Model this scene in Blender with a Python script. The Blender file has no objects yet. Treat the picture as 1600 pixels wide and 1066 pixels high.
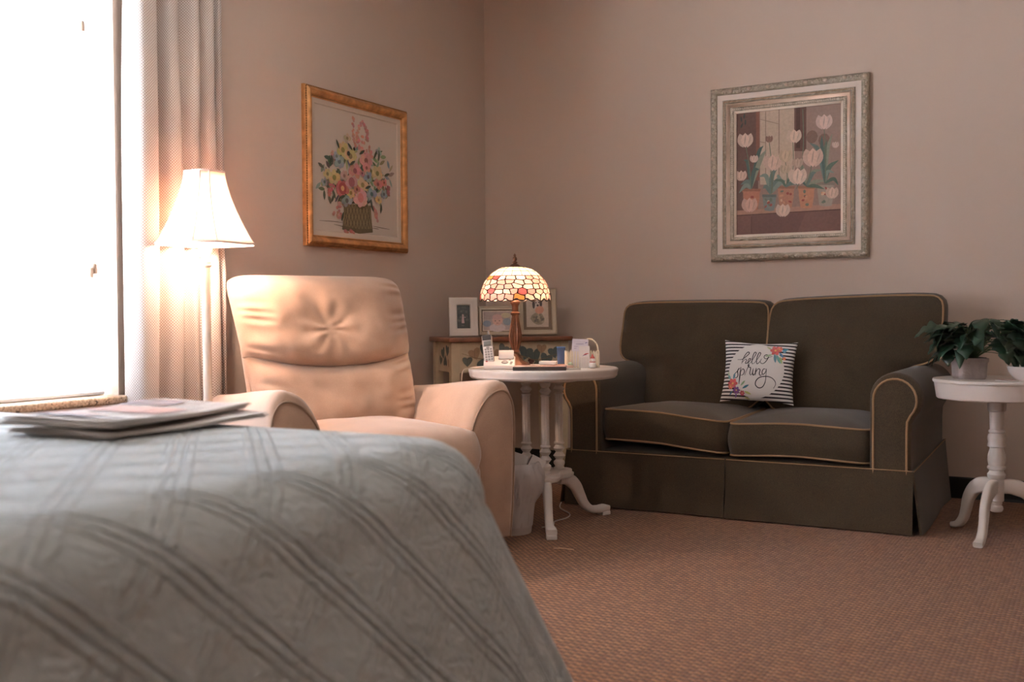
import bpy, bmesh, math, random
from mathutils import Vector, Matrix, noise
PI = math.pi
rnd = random.Random(7)
S = bpy.context.scene
COL = S.collection
R = math.radians

# ---------------------------------------------------------------- camera
cam_d = bpy.data.cameras.new('camera'); cam = bpy.data.objects.new('camera', cam_d); COL.objects.link(cam)
yaw, pitch, roll = R(29.57), R(1.516), R(-0.368)
fw = Vector((-math.sin(yaw)*math.cos(pitch), math.cos(yaw)*math.cos(pitch), -math.sin(pitch)))
rt0 = Vector((math.cos(yaw), math.sin(yaw), 0)); up0 = rt0.cross(fw)
rt = rt0*math.cos(roll) + up0*math.sin(roll); up = up0*math.cos(roll) - rt0*math.sin(roll)
mw = Matrix((rt, up, -fw)).transposed().to_4x4(); mw.translation = Vector((3.257, -5.428, 0.9))
cam.matrix_world = mw
cam_d.sensor_width = 36; cam_d.lens = 36*1645/1600; cam_d.clip_start = 0.05
cam_d.dof.use_dof = True; cam_d.dof.focus_distance = 4.8; cam_d.dof.aperture_fstop = 2.4
S.camera = cam

# ---------------------------------------------------------------- world, lights, exposure
w = bpy.data.worlds.new('overcast_sky'); S.world = w; w.use_nodes = True
bg = w.node_tree.nodes['Background']; bg.inputs[0].default_value = (0.95, 0.97, 1.0, 1); bg.inputs[1].default_value = 8.0
S.view_settings.view_transform = 'Standard'; S.view_settings.look = 'None'
S.view_settings.gamma = 1; S.view_settings.use_curve_mapping = False
S.view_settings.exposure = 2.85
def area_light(name, loc, rot, sx, sy, power, col=(1, 1, 1), portal=False):
    l = bpy.data.lights.new(name, 'AREA'); l.shape = 'RECTANGLE'; l.size = sx; l.size_y = sy; l.energy = power; l.color = col
    o = bpy.data.objects.new(name, l); o.location = loc; o.rotation_euler = rot; COL.objects.link(o)
    if portal: l.cycles.is_portal = True
    return o
WIN_Y0, WIN_Y1, WIN_Z0, WIN_Z1 = -4.35, -2.705, 0.60, 2.25
area_light('window_left_daylight_offscreen', (-0.24, (WIN_Y0+WIN_Y1)/2, (WIN_Z0+WIN_Z1)/2), (0, R(-90), 0), WIN_Z1-WIN_Z0, WIN_Y1-WIN_Y0, 1, portal=True)

# ---------------------------------------------------------------- helpers
def s2l(c):
    f = lambda v: v/12.92 if v <= .04045 else ((v+.055)/1.055)**2.4
    return tuple(f(v/255.0) for v in c[:3])
def link(o, parent=None):
    COL.objects.link(o)
    if parent is not None: o.parent = parent
    return o
def mk(name, vf, mat, parent=None, smooth=True, loc=None, rotz=0, angle=40):
    v, f = vf
    me = bpy.data.meshes.new(name); me.from_pydata([tuple(p) for p in v], [], [tuple(q) for q in f]); me.validate()
    bm = bmesh.new(); bm.from_mesh(me)
    bmesh.ops.recalc_face_normals(bm, faces=bm.faces)
    if smooth:
        ca = math.cos(R(angle))
        for fc in bm.faces: fc.smooth = True
        for e in bm.edges:
            if len(e.link_faces) == 2 and e.link_faces[0].normal.dot(e.link_faces[1].normal) < ca: e.smooth = False
    bm.to_mesh(me); bm.free()
    if mat is not None: me.materials.append(mat)
    o = bpy.data.objects.new(name, me); link(o, parent)
    if loc is not None: o.location = loc
    if rotz: o.rotation_euler = (0, 0, rotz)
    return o
def tag(o, label=None, cat=None, group=None, kind=None):
    if label: o['label'] = label
    if cat: o['category'] = cat
    if group: o['group'] = group
    if kind: o['kind'] = kind
    return o
def thing(name, label, cat, loc=(0, 0, 0), rotz=0, group=None, rot=None):
    o = bpy.data.objects.new(name, None); o.empty_display_size = .05; link(o); o.location = loc
    o.rotation_euler = rot if rot else (0, 0, rotz)
    return tag(o, label, cat, group)
def comb(*parts):
    V, F = [], []
    for v, f in parts:
        n = len(V); V += [tuple(p) for p in v]; F += [tuple(i+n for i in q) for q in f]
    return V, F
def xf(vf, loc=(0, 0, 0), rot=(0, 0, 0), sc=(1, 1, 1)):
    from mathutils import Euler
    m = Matrix.Translation(loc) @ Euler(rot).to_matrix().to_4x4() @ Matrix.Diagonal((*sc, 1))
    return [tuple(m @ Vector(p)) for p in vf[0]], vf[1]
def warp(vf, fn): return [tuple(fn(Vector(p))) for p in vf[0]], vf[1]
def from_bm(bm):
    bm.verts.ensure_lookup_table(); bm.verts.index_update()
    r = ([tuple(v.co) for v in bm.verts], [tuple(v.index for v in f.verts) for f in bm.faces]); bm.free(); return r
def rbox(x0, x1, y0, y1, z0, z1, bev=.006, seg=2):
    bm = bmesh.new(); bmesh.ops.create_cube(bm, size=1)
    for v in bm.verts:
        v.co = Vector(((x0+x1)/2+v.co.x*(x1-x0), (y0+y1)/2+v.co.y*(y1-y0), (z0+z1)/2+v.co.z*(z1-z0)))
    if bev > 0: bmesh.ops.bevel(bm, geom=list(bm.edges), offset=bev, segments=seg, profile=.5, affect='EDGES')
    return from_bm(bm)
def lathe(prof, seg=28, flute=None):
    V, F = [], []; n = len(prof)
    for (r, z, *fl) in prof:
        for k in range(seg):
            a = 2*PI*k/seg; rr = r
            if fl and fl[0]: rr = r*(1-fl[0]*(.5+.5*math.cos(a*flute)))
            V.append((rr*math.cos(a), rr*math.sin(a), z))
    for i in range(n-1):
        for k in range(seg):
            k2 = (k+1) % seg; F.append((i*seg+k, i*seg+k2, (i+1)*seg+k2, (i+1)*seg+k))
    F.append(tuple(range(seg-1, -1, -1))); F.append(tuple((n-1)*seg+k for k in range(seg)))
    return V, F
def catmull(pts, n=8, closed=False):
    P = [Vector(p) for p in pts]; out = []; m = len(P)
    rng = range(m) if closed else range(m-1)
    for i in rng:
        p0 = P[(i-1) % m] if closed or i > 0 else P[0]*2-P[1]
        p1, p2 = P[i], P[(i+1) % m]
        p3 = P[(i+2) % m] if closed or i+2 < m else P[-1]*2-P[-2]
        for k in range(n):
            t = k/n
            out.append(.5*((2*p1)+(p2-p0)*t+(2*p0-5*p1+4*p2-p3)*t*t+(3*p1-p0-3*p2+p3)*t**3))
    if not closed: out.append(P[-1])
    return out
def sweep(path, section, closed=False, caps=True, upv=None, scale=None):
    """section: list of (a,b) offsets along (side, up) of the moving frame"""
    P = [Vector(p) for p in path]; n = len(P); m = len(section); V, F = [], []
    up = Vector(upv) if upv else None; prev = None
    for i in range(n):
        if closed: t = (P[(i+1) % n]-P[i-1])
        else: t = P[min(i+1, n-1)]-P[max(i-1, 0)]
        if t.length < 1e-9: t = Vector((0, 0, 1))
        t.normalize()
        if up is not None:
            side = t.cross(up)
            if side.length < 1e-4: side = prev or Vector((1, 0, 0))
            side.normalize(); u = side.cross(t); prev = side
        else:
            if prev is None:
                a = Vector((0, 0, 1)) if abs(t.z) < .9 else Vector((1, 0, 0)); u = (a-t*a.dot(t)).normalized()
            else: u = (prev-t*prev.dot(t)).normalized()
            prev = u; side = t.cross(u)
        sc = scale[i] if scale else 1
        for a, b in section: V.append(P[i]+side*a*sc+u*b*sc)
    rng = n if closed else n-1
    for i in range(rng):
        j = (i+1) % n
        for k in range(m):
            k2 = (k+1) % m; F.append((i*m+k, i*m+k2, j*m+k2, j*m+k))
    if caps and not closed: F.append(tuple(range(m))); F.append(tuple((n-1)*m+k for k in range(m)))
    return V, F
def circ(r, seg=8): return [(r*math.cos(2*PI*k/seg), r*math.sin(2*PI*k/seg)) for k in range(seg)]
def tube(path, r, seg=8, closed=False, scale=None): return sweep(path, circ(r, seg), closed, scale=scale)
def rsec(w, h, r=.3, k=3):
    """rounded rectangle section"""
    out = []; rr = min(w, h)*r
    for cx, cy, a0 in ((w/2-rr, h/2-rr, 0), (-w/2+rr, h/2-rr, 90), (-w/2+rr, -h/2+rr, 180), (w/2-rr, -h/2+rr, 270)):
        for i in range(k): a = R(a0+90*i/(k-1)); out.append((cx+rr*math.cos(a), cy+rr*math.sin(a)))
    return out
def chaikin(pts, it=2, closed=True):
    P = [Vector(p) for p in pts]
    for _ in range(it):
        Q = []
        for i in range(len(P)):
            a, b = P[i], P[(i+1) % len(P)]; Q += [a*.75+b*.25, a*.25+b*.75]
        P = Q
    return P
def resample(P, n):
    P = [Vector(p) for p in P]; L = [0]
    for i in range(len(P)): L.append(L[-1]+(P[(i+1) % len(P)]-P[i]).length)
    out = []; j = 0
    for k in range(n):
        d = L[-1]*k/n
        while L[j+1] < d: j += 1
        t = (d-L[j])/max(1e-9, L[j+1]-L[j]); out.append(P[j].lerp(P[(j+1) % len(P)], t))
    return out
def rrect(w, h, r, n=6):
    out = []
    for cx, cy, a0 in ((w/2-r, h/2-r, 0), (-w/2+r, h/2-r, 90), (-w/2+r, -h/2+r, 180), (w/2-r, -h/2+r, 270)):
        for i in range(n): a = R(a0+90*i/(n-1)); out.append(Vector((cx+r*math.cos(a), cy+r*math.sin(a))))
    return out
def stack(outline, levels, cx=0, cy=0):
    """outline of 2D pts scaled about (cx,cy) at each (scale,z) level, capped"""
    m = len(outline); V, F = [], []
    for s, z in levels:
        for p in outline: V.append((cx+(p[0]-cx)*s, cy+(p[1]-cy)*s, z))
    for i in range(len(levels)-1):
        for k in range(m):
            k2 = (k+1) % m; F.append((i*m+k, i*m+k2, (i+1)*m+k2, (i+1)*m+k))
    F.append(tuple(range(m-1, -1, -1))); F.append(tuple((len(levels)-1)*m+k for k in range(m)))
    return V, F
def cushion(outline, t, crown=.04, bulge=.015, rings=9, side=5, exp=2.6, c=None):
    """box cushion lying in the xy plane, thickness along z; returns mesh and the two seam loops"""
    P = [Vector((p[0], p[1])) for p in outline]; m = len(P)
    c = Vector(c) if c else sum(P, Vector((0, 0)))/m
    lv = []
    for i in range(rings): s = (i/rings); lv.append((max(s, .02), -t/2-crown*(1-s**exp), 0))
    for j in range(side+1): q = j/side; lv.append((1, -t/2+t*q, bulge*math.sin(PI*q)))
    for i in range(rings-1, -1, -1): s = i/rings; lv.append((max(s, .02), t/2+crown*(1-s**exp), 0))
    V, F = [], []
    for s, z, b in lv:
        for k in range(m):
            d = P[k]-c; tn = (P[(k+1) % m]-P[k-1]).normalized(); nn = Vector((tn.y, -tn.x))
            q = c+d*s+nn*b; V.append((q.x, q.y, z))
    for i in range(len(lv)-1):
        for k in range(m):
            k2 = (k+1) % m; F.append((i*m+k, i*m+k2, (i+1)*m+k2, (i+1)*m+k))
    F.append(tuple(range(m-1, -1, -1))); F.append(tuple((len(lv)-1)*m+k for k in range(m)))
    return (V, F), [Vector((p.x, p.y, t/2)) for p in P], [Vector((p.x, p.y, -t/2)) for p in P]
def prism(outline, y0, y1, bev=0, seg=2):
    """outline in (x,z), extruded along y"""
    m = len(outline)
    V = [(p[0], y0, p[1]) for p in outline]+[(p[0], y1, p[1]) for p in outline]
    F = [tuple(range(m)), tuple(range(2*m-1, m-1, -1))]+[(k, (k+1) % m, m+(k+1) % m, m+k) for k in range(m)]
    if bev:
        bm = bmesh.new(); vs = [bm.verts.new(v) for v in V]
        for f in F: bm.faces.new([vs[i] for i in f])
        bmesh.ops.recalc_face_normals(bm, faces=bm.faces)
        ed = [e for e in bm.edges if abs(e.verts[0].co.y-e.verts[1].co.y) < 1e-6]
        bmesh.ops.bevel(bm, geom=ed, offset=bev, segments=seg, profile=.5, affect='EDGES')
        return from_bm(bm)
    return V, F
def copy_obj(o, parent=None):
    c = o.copy(); COL.objects.link(c)
    if parent is not None: c.parent = parent
    return c

# ---------------------------------------------------------------- materials
class N:
    def __init__(self, m): self.t = m.node_tree; self.n = self.t.nodes; self.l = self.t.links; self.b = self.n['Principled BSDF']
    def add(self, ty, **kw):
        x = self.n.new(ty)
        for k, v in kw.items(): setattr(x, k, v)
        return x
    def set(self, sock, v):
        if hasattr(v, 'is_linked') or isinstance(v, bpy.types.NodeSocket): self.l.new(v, sock)
        else: sock.default_value = v
    def math(self, op, a, b=None, c=None):
        x = self.add('ShaderNodeMath', operation=op); self.set(x.inputs[0], a)
        if b is not None: self.set(x.inputs[1], b)
        if c is not None: self.set(x.inputs[2], c)
        return x.outputs[0]
    def noise(self, scale, detail=3, vec=None, rough=.5):
        x = self.add('ShaderNodeTexNoise'); x.inputs['Scale'].default_value = scale; x.inputs['Detail'].default_value = detail
        x.inputs['Roughness'].default_value = rough
        if vec is not None: self.l.new(vec, x.inputs['Vector'])
        return x.outputs['Fac']
    def coord(self, k='Object'): return self.add('ShaderNodeTexCoord').outputs[k]
    def sep(self, v):
        x = self.add('ShaderNodeSeparateXYZ'); self.l.new(v, x.inputs[0]); return x.outputs
    def comb(self, x, y, z=0.0):
        c = self.add('ShaderNodeCombineXYZ')
        for i, q in enumerate((x, y, z)): self.set(c.inputs[i], q)
        return c.outputs[0]
    def mix(self, f, a, b):
        x = self.add('ShaderNodeMix', data_type='RGBA'); self.set(x.inputs[0], f)
        for i, c in ((6, a), (7, b)):
            if isinstance(c, (tuple, list)): x.inputs[i].default_value = (*c[:3], 1)
            else: self.l.new(c, x.inputs[i])
        return x.outputs[2]
    def ramp(self, f, lo, hi):
        x = self.add('ShaderNodeMapRange'); self.set(x.inputs[0], f); x.inputs[1].default_value = lo; x.inputs[2].default_value = hi; return x.outputs[0]
    def bump(self, h, strength=.3, dist=.002, normal=None):
        x = self.add('ShaderNodeBump'); x.inputs['Strength'].default_value = strength; x.inputs['Distance'].default_value = dist
        self.l.new(h, x.inputs['Height'])
        if normal is not None: self.l.new(normal, x.inputs['Normal'])
        self.l.new(x.outputs[0], self.b.inputs['Normal']); return x.outputs[0]
    def color(self, v): self.set(self.b.inputs['Base Color'], (*v, 1) if isinstance(v, tuple) else v)
def mat(name, col, rough=.6, metal=0, var=0, vscale=8, bump=None, sheen=0, trans=0, spec=None, alpha=None, coat=0):
    m = bpy.data.materials.new(name); m.use_nodes = True; n = N(m); b = n.b
    b.inputs['Base Color'].default_value = (*col, 1); b.inputs['Roughness'].default_value = rough; b.inputs['Metallic'].default_value = metal
    if sheen: b.inputs['Sheen Weight'].default_value = sheen; b.inputs['Sheen Roughness'].default_value = .5
    if spec is not None: b.inputs['Specular IOR Level'].default_value = spec
    if trans: b.inputs['Transmission Weight'].default_value = trans
    if coat: b.inputs['Coat Weight'].default_value = coat
    if alpha is not None: b.inputs['Alpha'].default_value = alpha
    if var:
        f = n.noise(vscale, 4, n.coord()); g = n.ramp(f, .3, .7)
        n.color(n.mix(g, tuple(c*(1-var) for c in col), tuple(min(1, c*(1+var)) for c in col)))
    if bump: n.bump(n.noise(bump[0], 4, n.coord()), bump[1], bump[2] if len(bump) > 2 else .002)
    return m
def translucent(name, col, tcol, fac, rough=.8):
    m = mat(name, col, rough); n = N(m); out = n.n['Material Output']
    t = n.add('ShaderNodeBsdfTranslucent'); t.inputs[0].default_value = (*tcol, 1)
    x = n.add('ShaderNodeMixShader'); x.inputs[0].default_value = fac
    n.l.new(n.b.outputs[0], x.inputs[1]); n.l.new(t.outputs[0], x.inputs[2]); n.l.new(x.outputs[0], out.inputs[0])
    m['tr'] = 1
    return m
def emission(name, col, strength):
    m = bpy.data.materials.new(name); m.use_nodes = True; n = N(m); n.b.inputs['Base Color'].default_value = (*col, 1)
    n.b.inputs['Emission Color'].default_value = (*col, 1); n.b.inputs['Emission Strength'].default_value = strength; return m
def fabric(name, col, col2, scale=900, rough=.95, sheen=.3, var=.12, bstr=.25, big=6):
    m = mat(name, col, rough, sheen=sheen); n = N(m); c = n.coord()
    f1 = n.ramp(n.noise(scale, 2, c), .35, .65); f2 = n.ramp(n.noise(big, 4, c), .3, .7)
    a = n.mix(f1, col, col2); n.color(n.mix(n.math('MULTIPLY', f2, var), a, tuple(x*.55 for x in col)))
    n.bump(n.noise(scale, 2, c), bstr, .0008); return m
def paint_mat(name, rough=.7):
    m = mat(name, (1, 1, 1), rough); n = N(m); a = n.add('ShaderNodeAttribute'); a.attribute_name = 'Col'
    hs = n.add('ShaderNodeHueSaturation'); hs.inputs['Saturation'].default_value = .9; n.l.new(a.outputs['Color'], hs.inputs['Color'])
    n.l.new(n.math('ADD', .72, n.math('MULTIPLY', n.noise(70, 5, n.coord(), .7), .5)), hs.inputs['Value']); n.color(hs.outputs[0]); return m
PAINT = paint_mat('printed_colour'); GLOSS = paint_mat('glossy_print', .3)
class Paint:
    """flat print: coloured shapes, each laid a hair above the one before"""
    def __init__(s): s.p = []
    def poly(s, pts, c): s.p.append(([tuple(q[:2]) for q in pts], s2l(c)))
    def rect(s, x0, y0, x1, y1, c): s.poly([(x0, y0), (x1, y0), (x1, y1), (x0, y1)], c)
    def blob(s, x, y, rx, ry, c, a=0, n=12, wob=.0, lob=0):
        pts = []; ph = rnd.random()*6
        for k in range(n):
            t = 2*PI*k/n; q = 1+wob*math.sin(lob*t+ph) if lob else 1+wob*(rnd.random()-.5)*2
            u, v = rx*q*math.cos(t), ry*q*math.sin(t); pts.append((x+u*math.cos(a)-v*math.sin(a), y+u*math.sin(a)+v*math.cos(a)))
        s.poly(pts, c)
    def leaf(s, x, y, L, W, a, c, bend=0):
        pts = []; n = 6
        for sg in (1, -1):
            for k in (range(n+1) if sg == 1 else range(n-1, 0, -1)):
                t = k/n; u = L*t; v = sg*W/2*math.sin(PI*t)**.8+bend*math.sin(PI*t); pts.append((x+u*math.cos(a)-v*math.sin(a), y+u*math.sin(a)+v*math.cos(a)))
        s.poly(pts, c)
    def stroke(s, pts, w, c, taper=True, n=8, split=True):
        P = catmull([(q[0], q[1], 0) for q in pts], n); m = len(P); A, B = [], []
        for i in range(m):
            t = (P[min(i+1, m-1)]-P[max(i-1, 0)]).normalized(); nn = Vector((-t.y, t.x, 0))
            wd = w(i/(m-1)) if callable(w) else w*(math.sin(PI*min(max(i/(m-1), .06), .94))**.4 if taper else 1)
            A.append(P[i]+nn*wd/2); B.append(P[i]-nn*wd/2)
        lin = s2l(c)
        s.p.append((None, lin, [tuple(q[:2]) for q in A], [tuple(q[:2]) for q in B]))
    def build(s, name, parent, fn=None, mat=PAINT, eps=1.2e-5, base=.0004, fan=False):
        fn = fn or (lambda x, y, h: (x, y, h)); V, F, C = [], [], []; h = base
        for it in s.p:
            if it[0] is None:
                _, c, A, B = it; n0 = len(V); m = len(A)
                for a, b in zip(A, B): V.append(fn(*a, h)); V.append(fn(*b, h))
                for i in range(m-1): F.append((n0+2*i, n0+2*i+1, n0+2*i+3, n0+2*i+2)); C.append(c)
            else:
                pts, c = it; n0 = len(V); m = len(pts)
                for q in pts: V.append(fn(q[0], q[1], h))
                if fan:
                    cx = sum(q[0] for q in pts)/m; cy = sum(q[1] for q in pts)/m; V.append(fn(cx, cy, h))
                    for k in range(m): F.append((n0+k, n0+(k+1) % m, n0+m)); C.append(c)
                else: F.append(tuple(range(n0, n0+m))); C.append(c)
            h += eps
        me = bpy.data.meshes.new(name); me.from_pydata(V, [], F)
        at = me.color_attributes.new('Col', 'FLOAT_COLOR', 'CORNER')
        for p, c in zip(me.polygons, C):
            for li in p.loop_indices: at.data[li].color = (*c, 1)
        me.materials.append(mat); o = bpy.data.objects.new(name, me); link(o, parent); return o

# ================================================================ THE ROOM
RX, RY, RZ = 4.3, -6.2, 2.85  # unseen right and front walls, drawn in to bounce more light
def wall_material():
    m = mat('beige_wall_paint', (.66, .515, .42), .75, spec=.3); n = N(m); c = n.coord()
    f = n.ramp(n.noise(1.3, 3, c), .3, .7); n.color(n.mix(f, (.65, .507, .412), (.675, .525, .43)))
    n.bump(n.noise(38, 3, c, .6), .22, .0035); return m
WALL = wall_material()
def carpet_material():
    m = mat('brown_ribbed_carpet', (.2, .1, .06), .98, sheen=.15); n = N(m); x, y, z = n.sep(n.coord())
    wob = n.math('MULTIPLY', n.math('SUBTRACT', n.noise(9, 2, n.coord()), .5), .006)
    xs = n.math('DIVIDE', n.math('ADD', x, wob), .0125); col = n.math('FLOOR', xs)
    fx = n.math('SUBTRACT', n.math('FRACT', xs), .5)
    rx = n.math('SUBTRACT', 1.0, n.math('MULTIPLY', n.math('MULTIPLY', fx, fx), 4.0))
    sh = n.math('MULTIPLY', n.math('MODULO', col, 2.0), .5)
    ys = n.math('ADD', n.math('DIVIDE', y, .0125), sh); fy = n.math('SUBTRACT', n.math('FRACT', ys), .5)
    ry = n.math('SUBTRACT', 1.0, n.math('MULTIPLY', n.math('MULTIPLY', fy, fy), 3.9))
    h = n.math('MULTIPLY', rx, ry)
    wn = n.add('ShaderNodeTexWhiteNoise', noise_dimensions='2D'); n.l.new(n.comb(col, n.math('FLOOR', ys)), wn.inputs['Vector'])
    loop = n.mix(wn.outputs['Value'], (.28, .108, .040), (.50, .225, .092))
    big = n.ramp(n.noise(2.2, 3, n.coord()), .35, .7)
    c = n.mix(n.math('GREATER_THAN', n.math('PINGPONG', n.math('ADD', col, n.math('FLOOR', ys)), 1.0), .5), loop, (.105, .042, .019))
    n.color(n.mix(n.math('MULTIPLY', big, .15), c, (.17, .07, .03)))
    n.bump(h, .6, .004); return m
CARPET = carpet_material()
def st(name, vf, m, parent=None, smooth=False):
    o = mk(name, vf, m, parent, smooth)
    if parent is None: o['kind'] = 'structure'
    return o
def bx(x0, x1, y0, y1, z0, z1): return rbox(x0, x1, y0, y1, z0, z1, 0)
st('floor', bx(-.3, RX+.25, RY-.25, .25, -.1, 0), CARPET)
st('ceiling', bx(-.3, RX+.25, RY-.25, .25, RZ, RZ+.1), mat('white_ceiling_paint', (.74, .71, .66), .9))
st('wall_left', comb(bx(-.25, 0, RY, WIN_Y0, 0, RZ), bx(-.25, 0, WIN_Y1, 0, 0, RZ), bx(-.25, 0, WIN_Y0, WIN_Y1, 0, WIN_Z0-.03),
   bx(-.25, 0, WIN_Y0, WIN_Y1, WIN_Z1, RZ)), WALL)
st('wall_back', bx(-.25, RX+.25, 0, .25, 0, RZ), WALL)
st('wall_right', bx(RX, RX+.25, RY, 0, 0, RZ), WALL)
st('wall_front', bx(-.25, RX+.25, RY-.25, RY, 0, RZ), WALL)
BASE = mat('black_vinyl_baseboard', (.012, .013, .011), .45)
def bboard(name, a, b, nrm):
    a, b, nrm = Vector(a), Vector(b), Vector(nrm); sec = [(0, 0), (0, .102), (.006, .102), (.009, .097), (.009, .012), (.014, 0)]
    V = [p+nrm*s[0]+Vector((0, 0, s[1])) for p in (a, b) for s in sec]; k = len(sec)
    F = [tuple(range(k)), tuple(range(2*k-1, k-1, -1))]+[(i, (i+1) % k, k+(i+1) % k, k+i) for i in range(k)]
    st(name, (V, F), BASE)
bboard('baseboard_back', (0, 0, 0), (RX, 0, 0), (0, -1, 0)); bboard('baseboard_left', (0, RY, 0), (0, -.012, 0), (1, 0, 0))
bboard('baseboard_right', (RX, RY, 0), (RX, -.012, 0), (-1, 0, 0)); bboard('baseboard_front', (.012, RY, 0), (RX-.012, RY, 0), (0, 1, 0))

# ---- window in the left wall
WHITE_PVC = mat('white_window_vinyl', (.8, .81, .82), .4)
def glass_material():
    m = bpy.data.materials.new('window_glass'); m.use_nodes = True; n = N(m); out = n.n['Material Output']
    t = n.add('ShaderNodeBsdfTransparent'); t.inputs[0].default_value = (.96, .98, 1, 1); g = n.add('ShaderNodeBsdfGlossy'); g.inputs['Roughness'].default_value = .02
    x = n.add('ShaderNodeMixShader'); x.inputs[0].default_value = .05
    n.l.new(t.outputs[0], x.inputs[1]); n.l.new(g.outputs[0], x.inputs[2]); n.l.new(x.outputs[0], out.inputs[0]); return m
PANE = glass_material()
ym = (WIN_Y0+WIN_Y1)/2; zm = (WIN_Z0+WIN_Z1)/2
win = bpy.data.objects.new('window_1', None); link(win); win.location = (-.18, ym, WIN_Z0); win['kind'] = 'structure'
hw, hh = (WIN_Y1-WIN_Y0)/2, WIN_Z1-WIN_Z0
mk('window_frame', comb(rbox(-.03, .03, -hw, -hw+.05, 0, hh, .004), rbox(-.03, .03, hw-.05, hw, 0, hh, .004), rbox(-.03, .03, -hw+.05, hw-.05, 0, .05, .004),
   rbox(-.03, .03, -hw+.05, hw-.05, hh-.05, hh, .004)), WHITE_PVC, win, False)
mk('meeting_rail', rbox(-.02, .02, -hw+.05, hw-.05, hh*.5-.02, hh*.5+.02, .004), WHITE_PVC, win, False)
mk('mullion', rbox(-.019, .019, -.02, .02, .05, hh-.05, .004), WHITE_PVC, win, False)
for z0, z1 in ((.05, hh*.5-.02), (hh*.5+.02, hh-.05)):
    for y0, y1 in ((-hw+.05, -.02), (.02, hw-.05)): mk('pane', rbox(-.003, .003, y0, y1, z0, z1, 0), PANE, win, False)
def sill_material():
    m = mat('speckled_tan_sill', (.5, .38, .28), .6); n = N(m); c = n.coord()
    v = n.add('ShaderNodeTexVoronoi'); v.inputs['Scale'].default_value = 95; n.l.new(c, v.inputs['Vector'])
    f = n.ramp(n.noise(120, 3, c), .4, .6); a = n.mix(f, (.62, .47, .34), (.4, .28, .19)); s = n.ramp(n.noise(60, 4, c, .7), .60, .64)
    n.color(n.mix(s, a, (.08, .05, .04))); n.bump(n.noise(120, 3, c), .3, .002); return m
st('trim_1', rbox(-.15, .045, WIN_Y0-.03, WIN_Y1+.02, WIN_Z0-.03, WIN_Z0, .008, 3), sill_material(), smooth=True)

# ---- blinds
SLAT = translucent('white_blind_slat', (.82, .83, .85), (.86, .89, .94), .40, .5)
CORD = mat('white_cord', (.78, .76, .73), .8); TASSEL = mat('wooden_tassel', (.62, .45, .33), .5)
bl = thing('window_blind', 'white horizontal slat blind hanging in the window over the sill', 'blind', (-.075, ym, WIN_Z0))
mk('head_rail', rbox(-.03, .03, -hw+.015, hw-.015, hh-.052, hh-.001, .004), WHITE_PVC, bl, False)
def slat_mesh(w, L, tilt):
    V, F = [], []; prof = [(-.5, 0), (-.3, .0028), (0, .0042), (.3, .0028), (.5, 0)]; th = .0022
    pts = [(w*a, b) for a, b in prof]+[(w*a, b-th) for a, b in prof[::-1]]; ct, s_ = math.cos(tilt), math.sin(tilt); k = len(pts)
    for y in (-L/2, L/2):
        for a, b in pts: V.append((a*ct-b*s_, y, a*s_+b*ct))
    F = [tuple(range(k)), tuple(range(2*k-1, k-1, -1))]+[(i, (i+1) % k, k+(i+1) % k, k+i) for i in range(k)]
    return V, F
SP = .0455; ns = int((hh-.052-.05)/SP); slat0 = None
for i in range(ns):
    z = .055+i*SP
    if slat0 is None: slat0 = mk('slat', slat_mesh(.05, 2*hw-.045, R(54)), SLAT, bl); o = slat0
    else: o = copy_obj(slat0, bl)
    o.location = (0, 0, z); o.rotation_euler = (0, R(rnd.uniform(-2, 2)), 0)
mk('bottom_rail', rbox(-.026, .026, -hw+.022, hw-.022, .002, .016, .004), WHITE_PVC, bl, False)
for y in (hw-.13, hw-.52, -.35, -hw+.13):
    for dx in (-.028, .028): mk('ladder_cord', tube([(dx, y, .01), (dx, y, hh-.04)], .0011, 5), CORD, bl)
    mk('lift_cord', tube([(.0, y+.012, .01), (.0, y+.012, hh-.04)], .0009, 5), CORD, bl)
for y, z in ((hw-.085, .455), (hw-.068, .47), (hw-.105, 1.36)):
    mk('pull_cord', tube([(.036, y, z+.02), (.036, y, hh-.03)], .0011, 5), CORD, bl)
    mk('tassel', xf(lathe([(.004, .040), (.009, .037), (.0105, .018), (.011, .004), (.009, 0)][::-1], 12), (.036, y, z-.014)), TASSEL, bl)

# ---- curtain
def curtain_material():
    m = translucent('taupe_lattice_curtain', (.4, .33, .29), (.36, .27, .22), .16, .9); n = N(m); uv = n.sep(n.add('ShaderNodeUVMap').outputs[0])
    u = n.math('DIVIDE', uv[0], .0125); v = n.math('DIVIDE', uv[1], .0112); ds = []
    for o in (0, .5):
        fu = n.math('ABSOLUTE', n.math('SUBTRACT', n.math('FRACT', n.math('ADD', u, o)), .5)); fv = n.math('ABSOLUTE', n.math('SUBTRACT', n.math('FRACT', n.math('ADD', v, o)), .5))
        ds.append(n.math('ADD', n.math('POWER', fu, 2.0), n.math('POWER', n.math('MULTIPLY', fv, 1.25), 2.0)))
    d = n.math('MINIMUM', *ds); f = n.ramp(d, .075, .05)
    n.color(n.mix(f, (.50, .395, .345), (.92, .87, .81)))
    n.bump(f, .2, .0005); return m
def set_uv(o, uvs):
    me = o.data; L = me.uv_layers.new(name='UVMap')
    for lp in me.loops: L.data[lp.index].uv = uvs[lp.vertex_index]
folds = [(-2.752, .022), (-2.757, .075), (-2.735, .125), (-2.695, .135), (-2.655, .128), (-2.640, .085), (-2.625, .045), (-2.600, .055), (-2.580, .115), (-2.535, .128), (-2.505, .105), (-2.490, .06),
         (-2.465, .085), (-2.445, .128), (-2.41, .118), (-2.395, .06), (-2.372, .07), (-2.35, .12), (-2.31, .125), (-2.29, .07), (-2.268, .055), (-2.25, .09), (-2.228, .085), (-2.215, .03)]
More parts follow.
